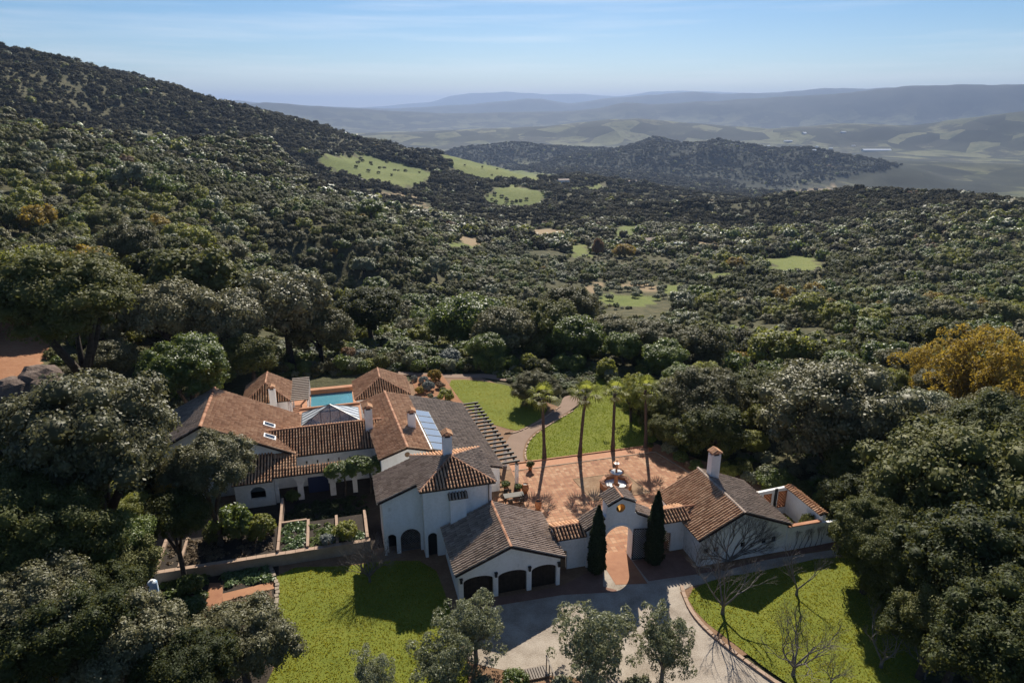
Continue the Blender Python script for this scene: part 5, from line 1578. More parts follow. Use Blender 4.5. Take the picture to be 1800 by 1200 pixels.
def rank_labels(items):
    """items: (key, look, px, py) -> label by rank of distance from the nearest landmark"""
    out_, byk = {}, {}
    for key, look, px, py in items:
        nm, mxx, myy = min(MARKS, key=lambda m_: math.hypot(m_[1] - px, (m_[2] - py) * 1.3))
        dx, dy = px - mxx, py - myy
        way = ('left of' if dx < 0 else 'right of') if abs(dx) > abs(dy) * 1.2 else ('beyond' if dy < 0 else 'in front of')
        byk.setdefault((look, way, nm), []).append((math.hypot(dx, dy), key))
    for (look, way, nm), lst in byk.items():
        for k, (_, key) in enumerate(sorted(lst)):
            o_ = ORD[k] if k < len(ORD) else f'{k + 1}th '
            out_[key] = f'{o_}closest {look} {way} {nm}' if len(lst) > 1 else f'{look} {way} {nm}'
    return out_
_it = []
for k, (x, y, z, q, r, sp) in enumerate(cand[:NIND]):
    px, py = project(x, y, z + q)
    _it.append((k, ('small ' if q < 2.6 else ('broad ' if q > 4.6 else '')) + LOOK[SPEC[sp]][0], px, py))
_lab = rank_labels(_it)
for k, (x, y, z, q, r, sp) in enumerate(cand[:NIND]):
    mt = SPEC[sp]
    lk, nm, ct = LOOK[mt]
    tree(nm, _lab[k], ct, x, y, z - .15, q, q * (_rs.uniform(.75, 1.05)) + .4, mt, NEAR if r < 135 else MID, TRUNKS, f'{lk}s {side(x, y, r)}', _rs.uniform(.8, 1.0))

# the rest reads as one mass: instanced crowns
def lod_collection(name, specs):
    c = bpy.data.collections.new(name)
    for k, (me, mat) in enumerate(specs):
        o = bpy.data.objects.new(f'{name}_{k:02d}', me)
        c.objects.link(o)
        set_mat(o, mat)
    return c
LODM = [make_crown('wood_crown', 'leaf_oak', seed=500 + k, ncl=32, nlf=38, leaf=.088, cl_r=(.15, .40), flat=.72 + .06 * k, lump=.2, spread=.42) for k in range(3)]
LODF = [make_crown('wood_crown', 'leaf_oak', seed=520 + k, ncl=15, nlf=16, leaf=.20, cl_r=(.22, .48), flat=.75 + .06 * k, lump=.15, shell=(.45, .7), spread=.34) for k in range(3)]
colM = lod_collection('lodm', [(LODM[k % 3], SPEC[s]) for s in range(8) for k in range(3)])
colF = lod_collection('lodf', [(LODF[k % 3], SPEC[s]) for s in range(8) for k in range(3)])

def scatter(name, pts, col, label):
    """pts: x, y, z, radius, species -> one object that instances crowns"""
    a = np.array([(p[0], p[1], p[2] + p[3] * .55) for p in pts])
    me = bpy.data.meshes.new(name)
    me.vertices.add(len(a))
    me.vertices.foreach_set('co', a.astype(np.float32).ravel())
    idx = me.attributes.new('pick', 'INT', 'POINT')
    idx.data.foreach_set('value', np.array([p[4] * 3 + int(rg.integers(0, 3)) for p in pts], dtype=np.int32))
    sc_ = me.attributes.new('size', 'FLOAT_VECTOR', 'POINT')
    s = np.array([p[3] for p in pts])
    sc_.data.foreach_set('vector', np.column_stack([s, s, s * rg.uniform(.8, 1.15, len(s))]).astype(np.float32).ravel())
    ro = me.attributes.new('turn', 'FLOAT_VECTOR', 'POINT')
    ro.data.foreach_set('vector', np.column_stack([np.zeros(len(s)), np.zeros(len(s)), rg.uniform(0, 6.28, len(s))]).astype(np.float32).ravel())
    o = link(bpy.data.objects.new(name, me))
    ng = bpy.data.node_groups.new(name, 'GeometryNodeTree')
    ng.interface.new_socket('Geometry', in_out='INPUT', socket_type='NodeSocketGeometry')
    ng.interface.new_socket('Geometry', in_out='OUTPUT', socket_type='NodeSocketGeometry')
    nn, ll = ng.nodes, ng.links
    gi, go = nn.new('NodeGroupInput'), nn.new('NodeGroupOutput')
    ip = nn.new('GeometryNodeInstanceOnPoints')
    ci = nn.new('GeometryNodeCollectionInfo')
    ci.inputs['Collection'].default_value = col
    ci.inputs['Separate Children'].default_value = True
    ci.inputs['Reset Children'].default_value = True
    def na(nm_, ty):
        q = nn.new('GeometryNodeInputNamedAttribute')
        q.data_type = ty
        q.inputs['Name'].default_value = nm_
        return [s_ for s_ in q.outputs if s_.enabled][0]
    ll.new(gi.outputs[0], ip.inputs['Points'])
    ll.new(ci.outputs[0], ip.inputs['Instance'])
    ip.inputs['Pick Instance'].default_value = True
    ll.new(na('pick', 'INT'), ip.inputs['Instance Index'])
    ll.new(na('turn', 'FLOAT_VECTOR'), ip.inputs['Rotation'])
    ll.new(na('size', 'FLOAT_VECTOR'), ip.inputs['Scale'])
    ll.new(ip.outputs[0], go.inputs[0])
    md = o.modifiers.new('scatter', 'NODES')
    md.node_group = ng
    tag(o, label, None, None, 'stuff')
    return o

rest = [(x, y, z, q, sp) for (x, y, z, q, r, sp) in cand[NIND:]]
scatter('woodland', rest, colM, 'mass of evergreen oaks on the slopes behind the estate')
# farther hills: jittered grid that widens with distance
far = []
for (r0, r1, step) in ((480, 800, 6.4), (800, 1300, 7.2), (1300, 2100, 9.5), (2100, 4300, 13.0)):
    n_ = int(math.radians(80) / 2 * (r1 ** 2 - r0 ** 2) / step ** 2 * 1.15)
    q_ = np.sqrt(rg.uniform(r0 ** 2, r1 ** 2, n_))
    a_ = rg.uniform(R(-41), R(39), n_)
    x_, y_ = q_ * np.sin(a_), q_ * np.cos(a_)
    o_ = np.ones(n_, bool)
    for pl in FIELD: o_ &= ~inpoly(x_, y_, pl)
    dd_ = fbm(x_ / 130, y_ / 130, 4, 31)
    o_ &= dd_ > (-.50 if r0 < 1300 else (-.4 if r0 < 2100 else -.9))
    x_, y_, q_ = x_[o_], y_[o_], q_[o_]
    z_ = terrain_z(x_, y_)
    if r0 >= 2100:
        hill = z_ > np.interp(x_ / y_, [.40, .62], [-238, -175]) + 18 * rg.random(len(z_))
        x_, y_, z_, q_ = x_[hill], y_[hill], z_[hill], q_[hill]
    sz = np.clip(rg.lognormal(-.62, .32, len(x_)), .28, 1.05) * step * (1.0 if r0 < 1300 else .72) * np.clip(1 + .6 * fbm(x_ / 70, y_ / 70, 2, 67), .55, 1.45)
    for k in range(len(x_)):
        far.append((x_[k], y_[k], z_[k], sz[k], 7 if rg.random() < (.22 if q_[k] < 720 else .90) else species(x_[k], y_[k], 900)))
# single trees and hedges dotted over the meadows
for pl in FIELD[:3]:
    for _ in range(26):
        t = rg.random(3)
        t /= t.sum()
        i = rg.integers(0, len(pl), 3)
        x = sum(t[j] * pl[i[j]][0] for j in range(3))
        y = sum(t[j] * pl[i[j]][1] for j in range(3))
        far.append((x, y, tz(x, y), rg.uniform(2.2, 4.2), 0))
scatter('far_woodland', far, colF, 'woods on the distant hills and ridges')
print('trees: individuals', NIND, 'mid', len(rest), 'far', len(far))

# ------------------------------------------------------------------ palms and cypresses
def fan_palm(label, base, top, rad, seed, h_extra=0):
    rg_ = random.Random(seed)
    x, y = P(base[0], base[1], 0)
    d = px_ray(*top)
    t = y / d[1]
    zt = H + d[2] * t
    xt = d[0] * t
    rt = empty('fan_palm', (x, y, 0), 0)
    tag(rt, label, 'palm tree', 'four tall fan palms')
    dx = xt - x
    pts, rads = [], []
    n_ = 26
    for k in range(n_ + 1):
        f = k / n_
        pts.append((dx * (f ** 1.2), .12 * math.sin(f * 3), zt * f))
        rads.append((.30 - .10 * min(1, f * 4) - .03 * f) * (1 + .05 * (-1) ** k) * (1.0 if f < .9 else 1.15))
    MB().tube([(0, 0, -.2)] + pts, [.36] + rads, 10).build('trunk', 'palm_bark', rt, smooth=True)
    # fan leaves
    c = Vector((dx, pts[-1][1], zt + .1))
    def fan(mb, elev, az, pet, r, droop):
        dirv = Vector((math.cos(az) * math.cos(elev), math.sin(az) * math.cos(elev), math.sin(elev)))
        side_ = Vector((-math.sin(az), math.cos(az), 0))
        upv = dirv.cross(side_) * -1
        if upv.z < 0: upv = -upv
        hub = c + dirv * pet
        mb.beam(tuple(c), tuple(hub), .035, .03)
        ns = 11
        for s in range(ns):
            a = (s - (ns - 1) / 2) / ((ns - 1) / 2) * 1.55
            w = .5 * r * 1.55 / ns * 1.9
            ax = dirv * math.cos(a) + side_ * math.sin(a)
            sd = (side_ * math.cos(a) - dirv * math.sin(a))
            ln_ = r * (1 - .18 * abs(a) / 1.55)
            m1 = hub + ax * ln_ * .55 + upv * (.06 if s % 2 else -.02)
            tip = hub + ax * ln_ + Vector((0, 0, -droop * ln_))
            mb.f.append([mb.pt(tuple(hub)), mb.pt(tuple(m1 + sd * w * .5)), mb.pt(tuple(tip)), mb.pt(tuple(m1 - sd * w * .5))])
    for k in range(17):
        mb = MB()
        el = R(82 - 6.2 * k + rg_.uniform(-8, 8))
        fan(mb, el, 2.4 * k + rg_.uniform(-.2, .2), rad * rg_.uniform(.45, .6), rad * rg_.uniform(.5, .62), .3 + .25 * rg_.random())
        o = mb.build('frond', 'leaf_palm', rt)
    for k in range(rg_.randint(3, 8)):
        mb = MB()
        fan(mb, R(rg_.uniform(-82, -62)), 2.4 * k, rad * .28, rad * .36, .3)
        mb.build('dead_frond', 'leaf_dead', rt)
fan_palm('leftmost tall fan palm, before the silver lawn tree', (957, 806), (953, 700), 2.15, 1)
fan_palm('second tall fan palm from the left, leaning right', (1019, 803), (1029, 697), 2.3, 2)
fan_palm('third tall fan palm, behind the fountain', (1077, 792), (1081, 692), 1.95, 3)
fan_palm('rightmost tall fan palm, at the courtyard corner', (1135, 786), (1135, 686), 2.1, 4)

def cypress(label, u, v, h, rad, seed):
    rg_ = np.random.default_rng(seed)
    x, y = W(u, v)
    rt = empty('cypress', (x, y, 0))
    tag(rt, label, 'cypress', 'pair of gate cypresses')
    n_ = 9000
    f = rg_.random(n_) ** .85
    prof = rad * np.clip(np.minimum((f + .03) * 9, 1), 0, 1) * (1 - f ** 2.6) ** .8
    a = rg_.random(n_) * 2 * math.pi
    lump = 1 + .14 * np.sin(a * 5 + f * 21) + .1 * np.sin(a * 3 - f * 33)
    r_ = prof * lump * rg_.uniform(.82, 1.06, n_)
    pos = np.column_stack([r_ * np.cos(a), r_ * np.sin(a), .15 + f * h])
    nr = np.column_stack([np.cos(a), np.sin(a), np.full(n_, .5)]) + rg_.normal(0, .5, (n_, 3))
    vv, qq = leaves(pos, nr, .13, 2.0, rg_)
    k = len(vv)
    link(bpy.data.objects.new('crown', np_mesh('crown', vv, qq, ['leaf_cypress'])), rt)
    mb = MB().lathe((0, 0, .15), [(max(.02, .78 * rad * min((q / 14 + .03) * 9, 1) * (1 - (q / 14) ** 2.6) ** .8), h * q / 14) for q in range(15)], 10)
    mb.build('inner_crown', 'leaf_cypress', rt)
    MB().tube([(0, 0, -.1), (0, 0, .5)], .16, 8).build('trunk', 'bark', rt)
cypress('slim dark cypress left of the gate arch', 20.75, 48.0, 7.0, .74, 1)
cypress('slim dark cypress right of the gate arch', 26.35, 47.9, 7.6, .80, 2)

def date_palm(px, py, rad, seed, lab):
    rg_ = random.Random(seed)
    x, y = hit(px, py + 8)
    z = tz(x, y)
    rt = empty('date_palm', (x, y, z), rg_.uniform(0, 6))
    tag(rt, lab, 'palm tree', 'row of short date palms')
    h = rad * .55
    MB().tube([(0, 0, -.2), (0, 0, h)], [rad * .16, rad * .13], 8).build('trunk', 'palm_bark', rt)
    mb = MB()
    for k in range(34):
        az, el = 2.4 * k, R(rg_.uniform(5, 80))
        ln_ = rad * rg_.uniform(.9, 1.15)
        prev = None
        for s in range(6):
            f = s / 5
            hr = math.cos(el) * f * ln_
            zz = h + math.sin(el) * f * ln_ - .75 * ln_ * f * f * (.5 + .5 * math.cos(el))
            w = rad * .17 * (1 - abs(f - .45) * 1.5)
            c = (hr * math.cos(az), hr * math.sin(az), zz)
            s_ = (-math.sin(az) * w, math.cos(az) * w)
            cur = ((c[0] - s_[0], c[1] - s_[1], zz - w * .4), c, (c[0] + s_[0], c[1] + s_[1], zz - w * .4))
            if prev:
                mb.face([prev[0], prev[1], cur[1], cur[0]])
                mb.face([prev[1], prev[2], cur[2], cur[1]])
            prev = cur
    mb.build('crown', 'leaf_palm', rt)
for k, (a, c) in enumerate(((310, 540), (395, 548), (455, 590), (488, 545), (550, 592), (600, 555), (650, 600), (712, 568), (742, 618), (842, 620))):
    date_palm(1200 + a / 3, 400 + c / 3, 2.9, k, 'leftmost date palm of the valley row' if k == 0 else f'{ORD[k].strip()} date palm from the left in the valley row')

# ------------------------------------------------------------------ fountain, urns, furniture
T = Thing('fountain', 'octagonal terracotta fountain with two bowls in the courtyard', 'fountain', 28.3, 61.2)
oct_ = lambda r, k: (28.3 + r * math.cos(R(22.5 + 45 * k)), 61.2 + r * math.sin(R(22.5 + 45 * k)))
for k in range(8):
    mb = MB()
    a0, a1, b0, b1 = oct_(1.75, k), oct_(1.75, k + 1), oct_(1.42, k), oct_(1.42, k + 1)
    f = [mb.pt((*p, z)) for z in (.03, .78) for p in (a0, a1, b1, b0)]
    for q in ((0, 1, 5, 4), (1, 2, 6, 5), (2, 3, 7, 6), (3, 0, 4, 7), (4, 5, 6, 7), (3, 2, 1, 0)): mb.f.append([f[i] for i in q])
    pn = part(T, 'basin_panel', 'clay', mb)
    mb = MB()
    a0, a1, b0, b1 = oct_(1.83, k), oct_(1.83, k + 1), oct_(1.36, k), oct_(1.36, k + 1)
    f = [mb.pt((*p, z)) for z in (.783, .87) for p in (a0, a1, b1, b0)]
    for q in ((0, 1, 5, 4), (1, 2, 6, 5), (2, 3, 7, 6), (3, 0, 4, 7), (4, 5, 6, 7), (3, 2, 1, 0)): mb.f.append([f[i] for i in q])
    part(T, 'rim', 'clay_trim', mb, pn)
part(T, 'water', 'wet_mosaic', MB().slab([(*oct_(1.42, k), .45) for k in range(8)], .1))
part(T, 'pedestal', 'clay', MB().lathe((28.3, 61.2, 0), [(.45, .02), (.42, .5), (.24, .65), (.20, 1.5), (.28, 1.75), (.2, 1.8)], 14), None, True)
b_ = part(T, 'bowl', 'clay', MB().lathe((28.3, 61.2, 1.78), [(.2, 0), (.55, .1), (.82, .3), (.86, .36), (.78, .36), (.5, .25), (.1, .22)], 20), None, True)
part(T, 'bowl_water', 'wet_mosaic', MB().lathe((28.3, 61.2, 2.06), [(.05, 0), (.74, 0), (.74, .03), (.05, .03)], 20), b_)
part(T, 'stem', 'clay', MB().lathe((28.3, 61.2, 2.0), [(.14, 0), (.10, .5), (.16, .95), (.1, 1.05)], 12), None, True)
b_ = part(T, 'upper_bowl', 'clay', MB().lathe((28.3, 61.2, 3.0), [(.1, 0), (.3, .06), (.44, .2), (.40, .2), (.1, .1)], 16), None, True)
part(T, 'bowl_water', 'wet_mosaic', MB().lathe((28.3, 61.2, 3.14), [(.03, 0), (.39, 0), (.39, .02), (.03, .02)], 16), b_)
part(T, 'finial', 'clay', MB().lathe((28.3, 61.2, 3.1), [(.08, 0), (.05, .2), (.1, .3), (.02, .45)], 10), None, True)

def urn(label, px, py, h, z=0.0, group='terracotta urns'):
    u, v = PUV(px, py, z)
    T = Thing('urn', label, 'urn', u, v, z, group)
    b_ = part(T, 'body', 'clay', MB().lathe((u, v, z), [(.20 * h, .02), (.24 * h, .1 * h), (.36 * h, .5 * h), (.34 * h, .75 * h), (.24 * h, .9 * h)], 18), None, True)
    part(T, 'rim', 'clay', MB().lathe((u, v, z), [(.24 * h, .9 * h), (.30 * h, .93 * h), (.30 * h, h), (.22 * h, h), (.2 * h, .92 * h)], 18), b_)
    part(T, 'mouth', 'dark_inside', MB().lathe((u, v, z), [(.02, .93 * h), (.2 * h, .93 * h), (.2 * h, .94 * h), (.02, .94 * h)], 18), b_)
urn('large terracotta urn beside the pergola end', 923, 866, 1.15)
urn('terracotta urn standing behind the garage roof', 946, 895, 1.05)
urn('small terracotta urn on the courtyard by the table', 931, 842, .7) if False else None

def potted(label, px, py, pot, rad, mat, z=0.0):
    u, v = PUV(px, py, z)
    T = Thing('potted_plant', label, 'potted plant', u, v, z, 'potted plants')
    part(T, 'pot', 'clay', MB().lathe((u, v, z), [(.6 * pot, .01), (.85 * pot, pot * 1.5), (.98 * pot, pot * 1.52), (.98 * pot, pot * 1.75), (.8 * pot, pot * 1.75), (.75 * pot, pot * 1.6)], 14), None, True)
    f = link(bpy.data.objects.new('foliage', _rs.choice(BUSH)), T.o)
    f.location = (0, 0, pot * 1.75 + rad * .45)
    f.scale = (rad, rad, rad)
    set_mat(f, mat)
potted('potted plant at the foot of the pergola column', 911, 867, .32, .5, 'leaf_green')
potted('potted palm against the sunlit end wall', 889, 862, .30, .55, 'leaf_green')
potted('potted shrub on the kerb left of the palm lawn', 932, 826, .3, .5, 'leaf_oak')
potted('potted shrub on the kerb at the rightmost palm', 1143, 792, .28, .45, 'leaf_oak')

T = Thing('garden_table', 'long dark table in the shade by the tower house', 'table', *PUV(903, 880, 0))
tu, tv = T.off[:2]
part(T, 'table_top', 'wood_dark', MB().box(tu - 1.1, tu + 1.1, tv - .45, tv + .45, .70, .77))
for sx in (-1, 1):
    for sy in (-1, 1):
        part(T, 'leg', 'wood_dark', MB().box(tu + sx * 1.0 - .05, tu + sx * 1.0 + .05, tv + sy * .36 - .05, tv + sy * .36 + .05, .012, .698))
for k, (du, dv) in enumerate(((-.6, -.85), (.6, -.85), (-.6, .85), (.6, .85))):
    T = Thing('garden_chair', ['front left chair at the dark garden table', 'front right chair at the dark garden table', 'back left chair at the dark garden table', 'back right chair at the dark garden table'][k], 'chair', tu + du, tv + dv, 0, 'chairs at the garden table')
    cu, cv = T.off[:2]
    sg = -1 if dv < 0 else 1
    part(T, 'seat', 'wood_dark', MB().box(cu - .22, cu + .22, cv - .22, cv + .22, .42, .46))
    part(T, 'backrest', 'wood_dark', MB().box(cu - .22, cu + .22, cv + sg * .22 - .02, cv + sg * .22 + .02, .462, .92))
    for sx in (-1, 1):
        for sy in (-1, 1):
            part(T, 'leg', 'wood_dark', MB().box(cu + sx * .19 - .02, cu + sx * .19 + .02, cv + sy * .19 - .02, cv + sy * .19 + .02, .012, .418))

# ------------------------------------------------------------------ terraced garden left of the tower house
T = Thing('garden_terrace', 'raised brick garden terrace with planted beds before the arcade', 'terrace', -8, 59)
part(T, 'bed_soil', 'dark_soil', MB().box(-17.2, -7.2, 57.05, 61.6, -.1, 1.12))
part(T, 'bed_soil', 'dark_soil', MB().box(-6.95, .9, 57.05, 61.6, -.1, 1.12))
part(T, 'retaining_wall', 'stone', MB().box(-17.5, 1.3, 56.7, 57.045, -.2, 1.1))
for k in range(22):
    a = -17.5 + k * .855
    part(T, 'coping_stone', 'brick_pale', MB().box(a + .015, a + .84, 56.62 + .03 * _rs.random(), 57.1, 1.125, 1.2 + .03 * _rs.random()))
for (a0, a1, b0, b1, zt) in ((-7.19, -6.96, 57.11, 66.3, 1.42), (-4.55, -4.3, 57.11, 61.7, 1.38), (-1.85, -1.6, 57.11, 61.7, 1.38), (.92, 1.2, 57.11, 61.9, 1.38), (-6.95, -4.56, 61.62, 61.85, 1.38), (-17.5, -17.22, 57.11, 62, 1.35), (-15.6, -15.38, 57.11, 61.6, 1.3)):
    n_ = max(1, int(max(b1 - b0, a1 - a0) / .7))
    for q in range(n_):
        if b1 - b0 > a1 - a0: bx_ = (a0, a1, b0 + (b1 - b0) * q / n_ + .008, b0 + (b1 - b0) * (q + 1) / n_ - .008)
        else: bx_ = (a0 + (a1 - a0) * q / n_ + .008, a0 + (a1 - a0) * (q + 1) / n_ - .008, b0, b1)
        part(T, 'wall_block', 'brick_pale', MB().box(*bx_, -.1, zt + .03 * _rs.random()))

def leaf_bed(name, poly, z, count, size, mat, seed, label, hh=.35, cards=26):
    """a bed of leafy rosettes too many to count"""
    rg_ = np.random.default_rng(seed)
    wp = np.array([W(*p) for p in poly])
    lo, hi = wp.min(0), wp.max(0)
    q = lo + rg_.random((count * 4, 2)) * (hi - lo)
    q = q[inpoly(q[:, 0], q[:, 1], [tuple(t) for t in wp])][:count]
    pos, nr = [], []
    for c in q:
        a = rg_.random(cards) * 6.283
        rr2 = size * rg_.random(cards) ** .6
        zz = z + hh * rg_.uniform(.4, 1.1) * (1 - .6 * (rr2 / size) ** 2) * rg_.uniform(.6, 1, cards)
        pos.append(np.column_stack([c[0] + rr2 * np.cos(a), c[1] + rr2 * np.sin(a), zz]))
        nr.append(np.column_stack([np.cos(a) * .6, np.sin(a) * .6, np.ones(cards)]) + rg_.normal(0, .35, (cards, 3)))
    vv, qq = leaves(np.concatenate(pos), np.concatenate(nr), size * .5, 1.3, rg_)
    o = link(bpy.data.objects.new(name, np_mesh(name, vv, qq, [mat])))
    tag(o, label, None, None, 'stuff')
leaf_bed('vegetation', [(-6.8, 57.3), (-4.7, 57.3), (-4.7, 61.4), (-6.8, 61.4)], 1.12, 60, .34, 'veg_leaf', 1, 'leafy plants filling the first raised bed')
leaf_bed('vegetation', [(-4.2, 57.3), (-1.95, 57.3), (-1.95, 60.6), (-4.2, 60.6)], 1.12, 36, .34, 'leaf_green', 2, 'low plants in the second raised bed')
leaf_bed('vegetation', [(-1.5, 57.3), (.8, 57.3), (.8, 58.6), (-1.5, 58.6)], 1.12, 22, .3, 'veg_leaf', 3, 'low plants in the third raised bed')
leaf_bed('vegetation', [(-15.2, 57.3), (-12, 57.3), (-12, 60), (-15.2, 60)], 1.12, 40, .3, 'leaf_dead', 4, 'dry brown stalks in the long bed')
VB = pxl([(388, 1032), (396, 1000), (440, 990), (472, 990), (480, 1020)])
sheet('vegetable_bed', VB, 0.012, 'mulch', label='vegetable bed')
leaf_bed('vegetation', VB, .02, 130, .36, 'veg_leaf', 5, 'bright leafy vegetables in the lower bed')
MBED = pxl([(390, 1058), (478, 1037), (480, 1085), (400, 1104), (362, 1100)])
sheet('mulch_bed', MBED, 0.010, 'mulch', label='dug brown bed of straw and earth')
leaf_bed('dry_litter', MBED, .0, 120, .34, 'leaf_dead', 6, 'dry stalks lying on the dug bed', .12, 16)
sheet('brick_path', pxl([(368, 1024), (388, 1024), (392, 1036), (390, 1058), (372, 1090), (360, 1102), (345, 1098), (362, 1062)]), 0.022, 'terracotta', label='brick path down the lower garden')
sheet('brick_path', pxl([(391, 1043), (482, 1021), (482, 1034), (391, 1057)]), 0.02, 'terracotta', label='brick path across the lower garden')
sheet('lower_garden', pxl([(120, 1210), (120, 985), (280, 960), (490, 985), (490, 1120), (470, 1220)]), 0.002, 'dark_soil', label='lower garden soil, coloured dark for tree shade')

T = Thing('stone_edging', 'row of pale stones edging the left lawn', 'edging', *PUV(485, 1040))
edge = [PUV(*p) for p in ((470, 984), (478, 1003), (487, 1030), (487, 1055), (480, 1080), (473, 1098))]
def walk(line, step):
    out_ = []
    for (a, c) in zip(line, line[1:]):
        L = math.hypot(c[0] - a[0], c[1] - a[1])
        for k in range(max(1, int(L / step))):
            f = k / max(1, int(L / step))
            out_.append((a[0] + (c[0] - a[0]) * f, a[1] + (c[1] - a[1]) * f, math.atan2(c[1] - a[1], c[0] - a[0])))
    return out_
def rot_box(mb, u, v, an, l_, w, z0, z1):
    c_, s_ = math.cos(an), math.sin(an)
    f = [mb.pt((u + c_ * a * l_ / 2 - s_ * b2 * w / 2, v + s_ * a * l_ / 2 + c_ * b2 * w / 2, z)) for z in (z0, z1) for a, b2 in ((-1, -1), (1, -1), (1, 1), (-1, 1))]
    for q in ((3, 2, 1, 0), (4, 5, 6, 7), (0, 1, 5, 4), (1, 2, 6, 5), (2, 3, 7, 6), (3, 0, 4, 7)): mb.f.append([f[i] for i in q])
for (u, v, an) in walk(edge, .42):
    mb = MB()
    rot_box(mb, u + _rs.uniform(-.06, .06), v, an + _rs.uniform(-.2, .2), .38, .34, -.05, .14 + .12 * _rs.random())
    part(T, 'stone', 'stone', mb)
T = Thing('lawn_kerb', 'curved terracotta block kerb between drive and right lawn', 'kerb', *PUV(1240, 1105))
kl = smooth_poly([PUV(*p) for p in ((1199, 1034), (1203, 1050), (1216, 1078), (1242, 1108), (1284, 1143), (1332, 1178), (1370, 1205))], 2, False)
for (u, v, an) in walk(kl, .56):
    mb = MB()
    rot_box(mb, u, v, an + _rs.uniform(-.04, .04), .52, .3, -.05, .15 + .03 * _rs.random())
    part(T, 'kerb_block', 'brick_pale', mb)
T = Thing('path_edging', 'pale edging stones along the curved garden path', 'edging', *PUV(945, 760))
for line in (((926, 812), (922, 795), (933, 769), (966, 746), (1008, 722)), ((890, 762), (910, 760), (950, 740), (985, 714))):
    for (u, v, an) in walk(smooth_poly([PUV(*p) for p in line], 2, False), .6):
        mb = MB()
        rot_box(mb, u, v, an, .55, .18, -.05, .11)
        part(T, 'edging_stone', 'brick_pale', mb)

# ------------------------------------------------------------------ garden shrubs
GS = 'clipped shrubs in the dry bed by the pool house'
for (px, py, rad, mat, lab, ms) in ((764, 662, 1.15, 'leaf_gold', 'largest golden-topped clipped shrub at the back of the dry bed', BALL), (745, 668, .8, 'leaf_grey', 'dark grey-blue clipped ball left of the golden shrub', BALL), (753, 681, 1.05, 'leaf_grey', 'pale grey-blue clipped ball in the middle of the dry bed', BALL),
                                    (774, 677, .7, 'leaf_rust', 'rust coloured low shrub at the lawn edge of the dry bed', BUSH), (783, 699, 1.25, 'leaf_lime', 'wide yellow-green shrub at the front of the dry bed', BUSH), (738, 686, .75, 'leaf_gold', 'small golden shrub by the pool house wall', BUSH),
                                    (728, 664, .6, 'leaf_grey', 'small silver shrub at the back left of the dry bed', BALL), (779, 684, .55, 'leaf_green', 'small dark shrub beside the lawn corner', BALL), (765, 700, .5, 'leaf_grey', 'small grey cushion below the east roof end', BALL), (757, 694, .45, 'leaf_olive', 'tiny olive cushion in the dry bed', BALL)):
    x, y = P(px, py + 5, 0)
    bush('clipped_shrub', lab, 'shrub', x, y, 0, rad, mat, ms, GS)
sheet('dry_bed', pxl([(722, 662), (775, 655), (784, 668), (815, 712), (795, 712), (735, 705)]), 0.03, 'soil_red', label='gravelly red dry bed between pool house and lawn')
def at_px(name, lab, cat, px, py, rad, mat, ms=BUSH, group=None, z=0.0, kz=1.0):
    x, y = P(px, py, z)
    bush(name, lab, cat, x, y, z, rad, mat, ms, group, kz)
at_px('yellow_shrub', 'feathery yellow-green shrub in the third raised bed', 'shrub', 610, 945, 1.25, 'leaf_lime', z=1.12)
at_px('grey_shrub', 'silver-grey shrub in the second raised bed', 'shrub', 575, 955, .7, 'leaf_grey', z=1.12)
at_px('conifer_bush', 'round yellow-green conifer bush at the bed corner', 'shrub', 461, 940, 1.5, 'leaf_lime', BALL, z=1.12)
at_px('conifer_bush', 'taller dark green bush left of the conifer', 'shrub', 412, 945, 1.9, 'leaf_green', z=1.12, kz=1.3)
at_px('laurel_bush', 'dark bush filling the long bed', 'shrub', 380, 950, 1.3, 'leaf_oak', z=1.12)
at_px('laurel_bush', 'small sunlit bush in the side court', 'shrub', 516, 880, .9, 'leaf_green')
at_px('laurel_bush', 'glossy bush under the huge silvery oak', 'shrub', 243, 905, 1.5, 'leaf_green', kz=1.3)
at_px('laurel_bush', 'green bush left of the dark oak trunk', 'shrub', 195, 870, 1.6, 'leaf_green')
at_px('laurel_bush', 'bright green bush by the brick path', 'shrub', 345, 1075, 1.0, 'veg_leaf')
at_px('laurel_bush', 'dark green bush left of the brick path', 'shrub', 335, 1040, 1.2, 'leaf_green')
at_px('garden_bush', 'olive-green bush at the courtyard corner', 'shrub', 1176, 796, 1.1, 'leaf_olive', BALL)
at_px('garden_bush', 'dark green round bush beside the east border', 'shrub', 1196, 812, 1.0, 'leaf_green', BALL)
at_px('garden_bush', 'small bush behind the annex roof', 'shrub', 1222, 826, .9, 'leaf_green')
at_px('garden_bush', 'reddish shrub between border and annex', 'shrub', 1210, 822, .6, 'leaf_rust')
at_px('garden_bush', 'yellowish shrub right of the annex chimney', 'shrub', 1278, 838, 1.2, 'leaf_lime')
at_px('garden_bush', 'leafy shrub behind the lattice yard wall', 'shrub', 1345, 850, 1.2, 'leaf_green')
at_px('garden_bush', 'dark shrub at the bottom beside the wooden steps', 'shrub', 905, 1210, 1.1, 'leaf_green')
at_px('garden_bush', 'low grey-green shrub at the bottom right of the steps', 'shrub', 985, 1222, 1.0, 'leaf_olive')
at_px('garden_bush', 'low shrub under the loose olive tree', 'shrub', 1120, 1225, 1.1, 'leaf_olive')
at_px('garden_bush', 'grey-green shrub at the foot of the drive olives', 'shrub', 850, 1215, .9, 'leaf_olive')
rt_ = empty('creeper_canopy', (*W(.7, 67.3), 0), TH)
tag(rt_, 'dense dark green creeper canopy over the arcade end', 'creeper')
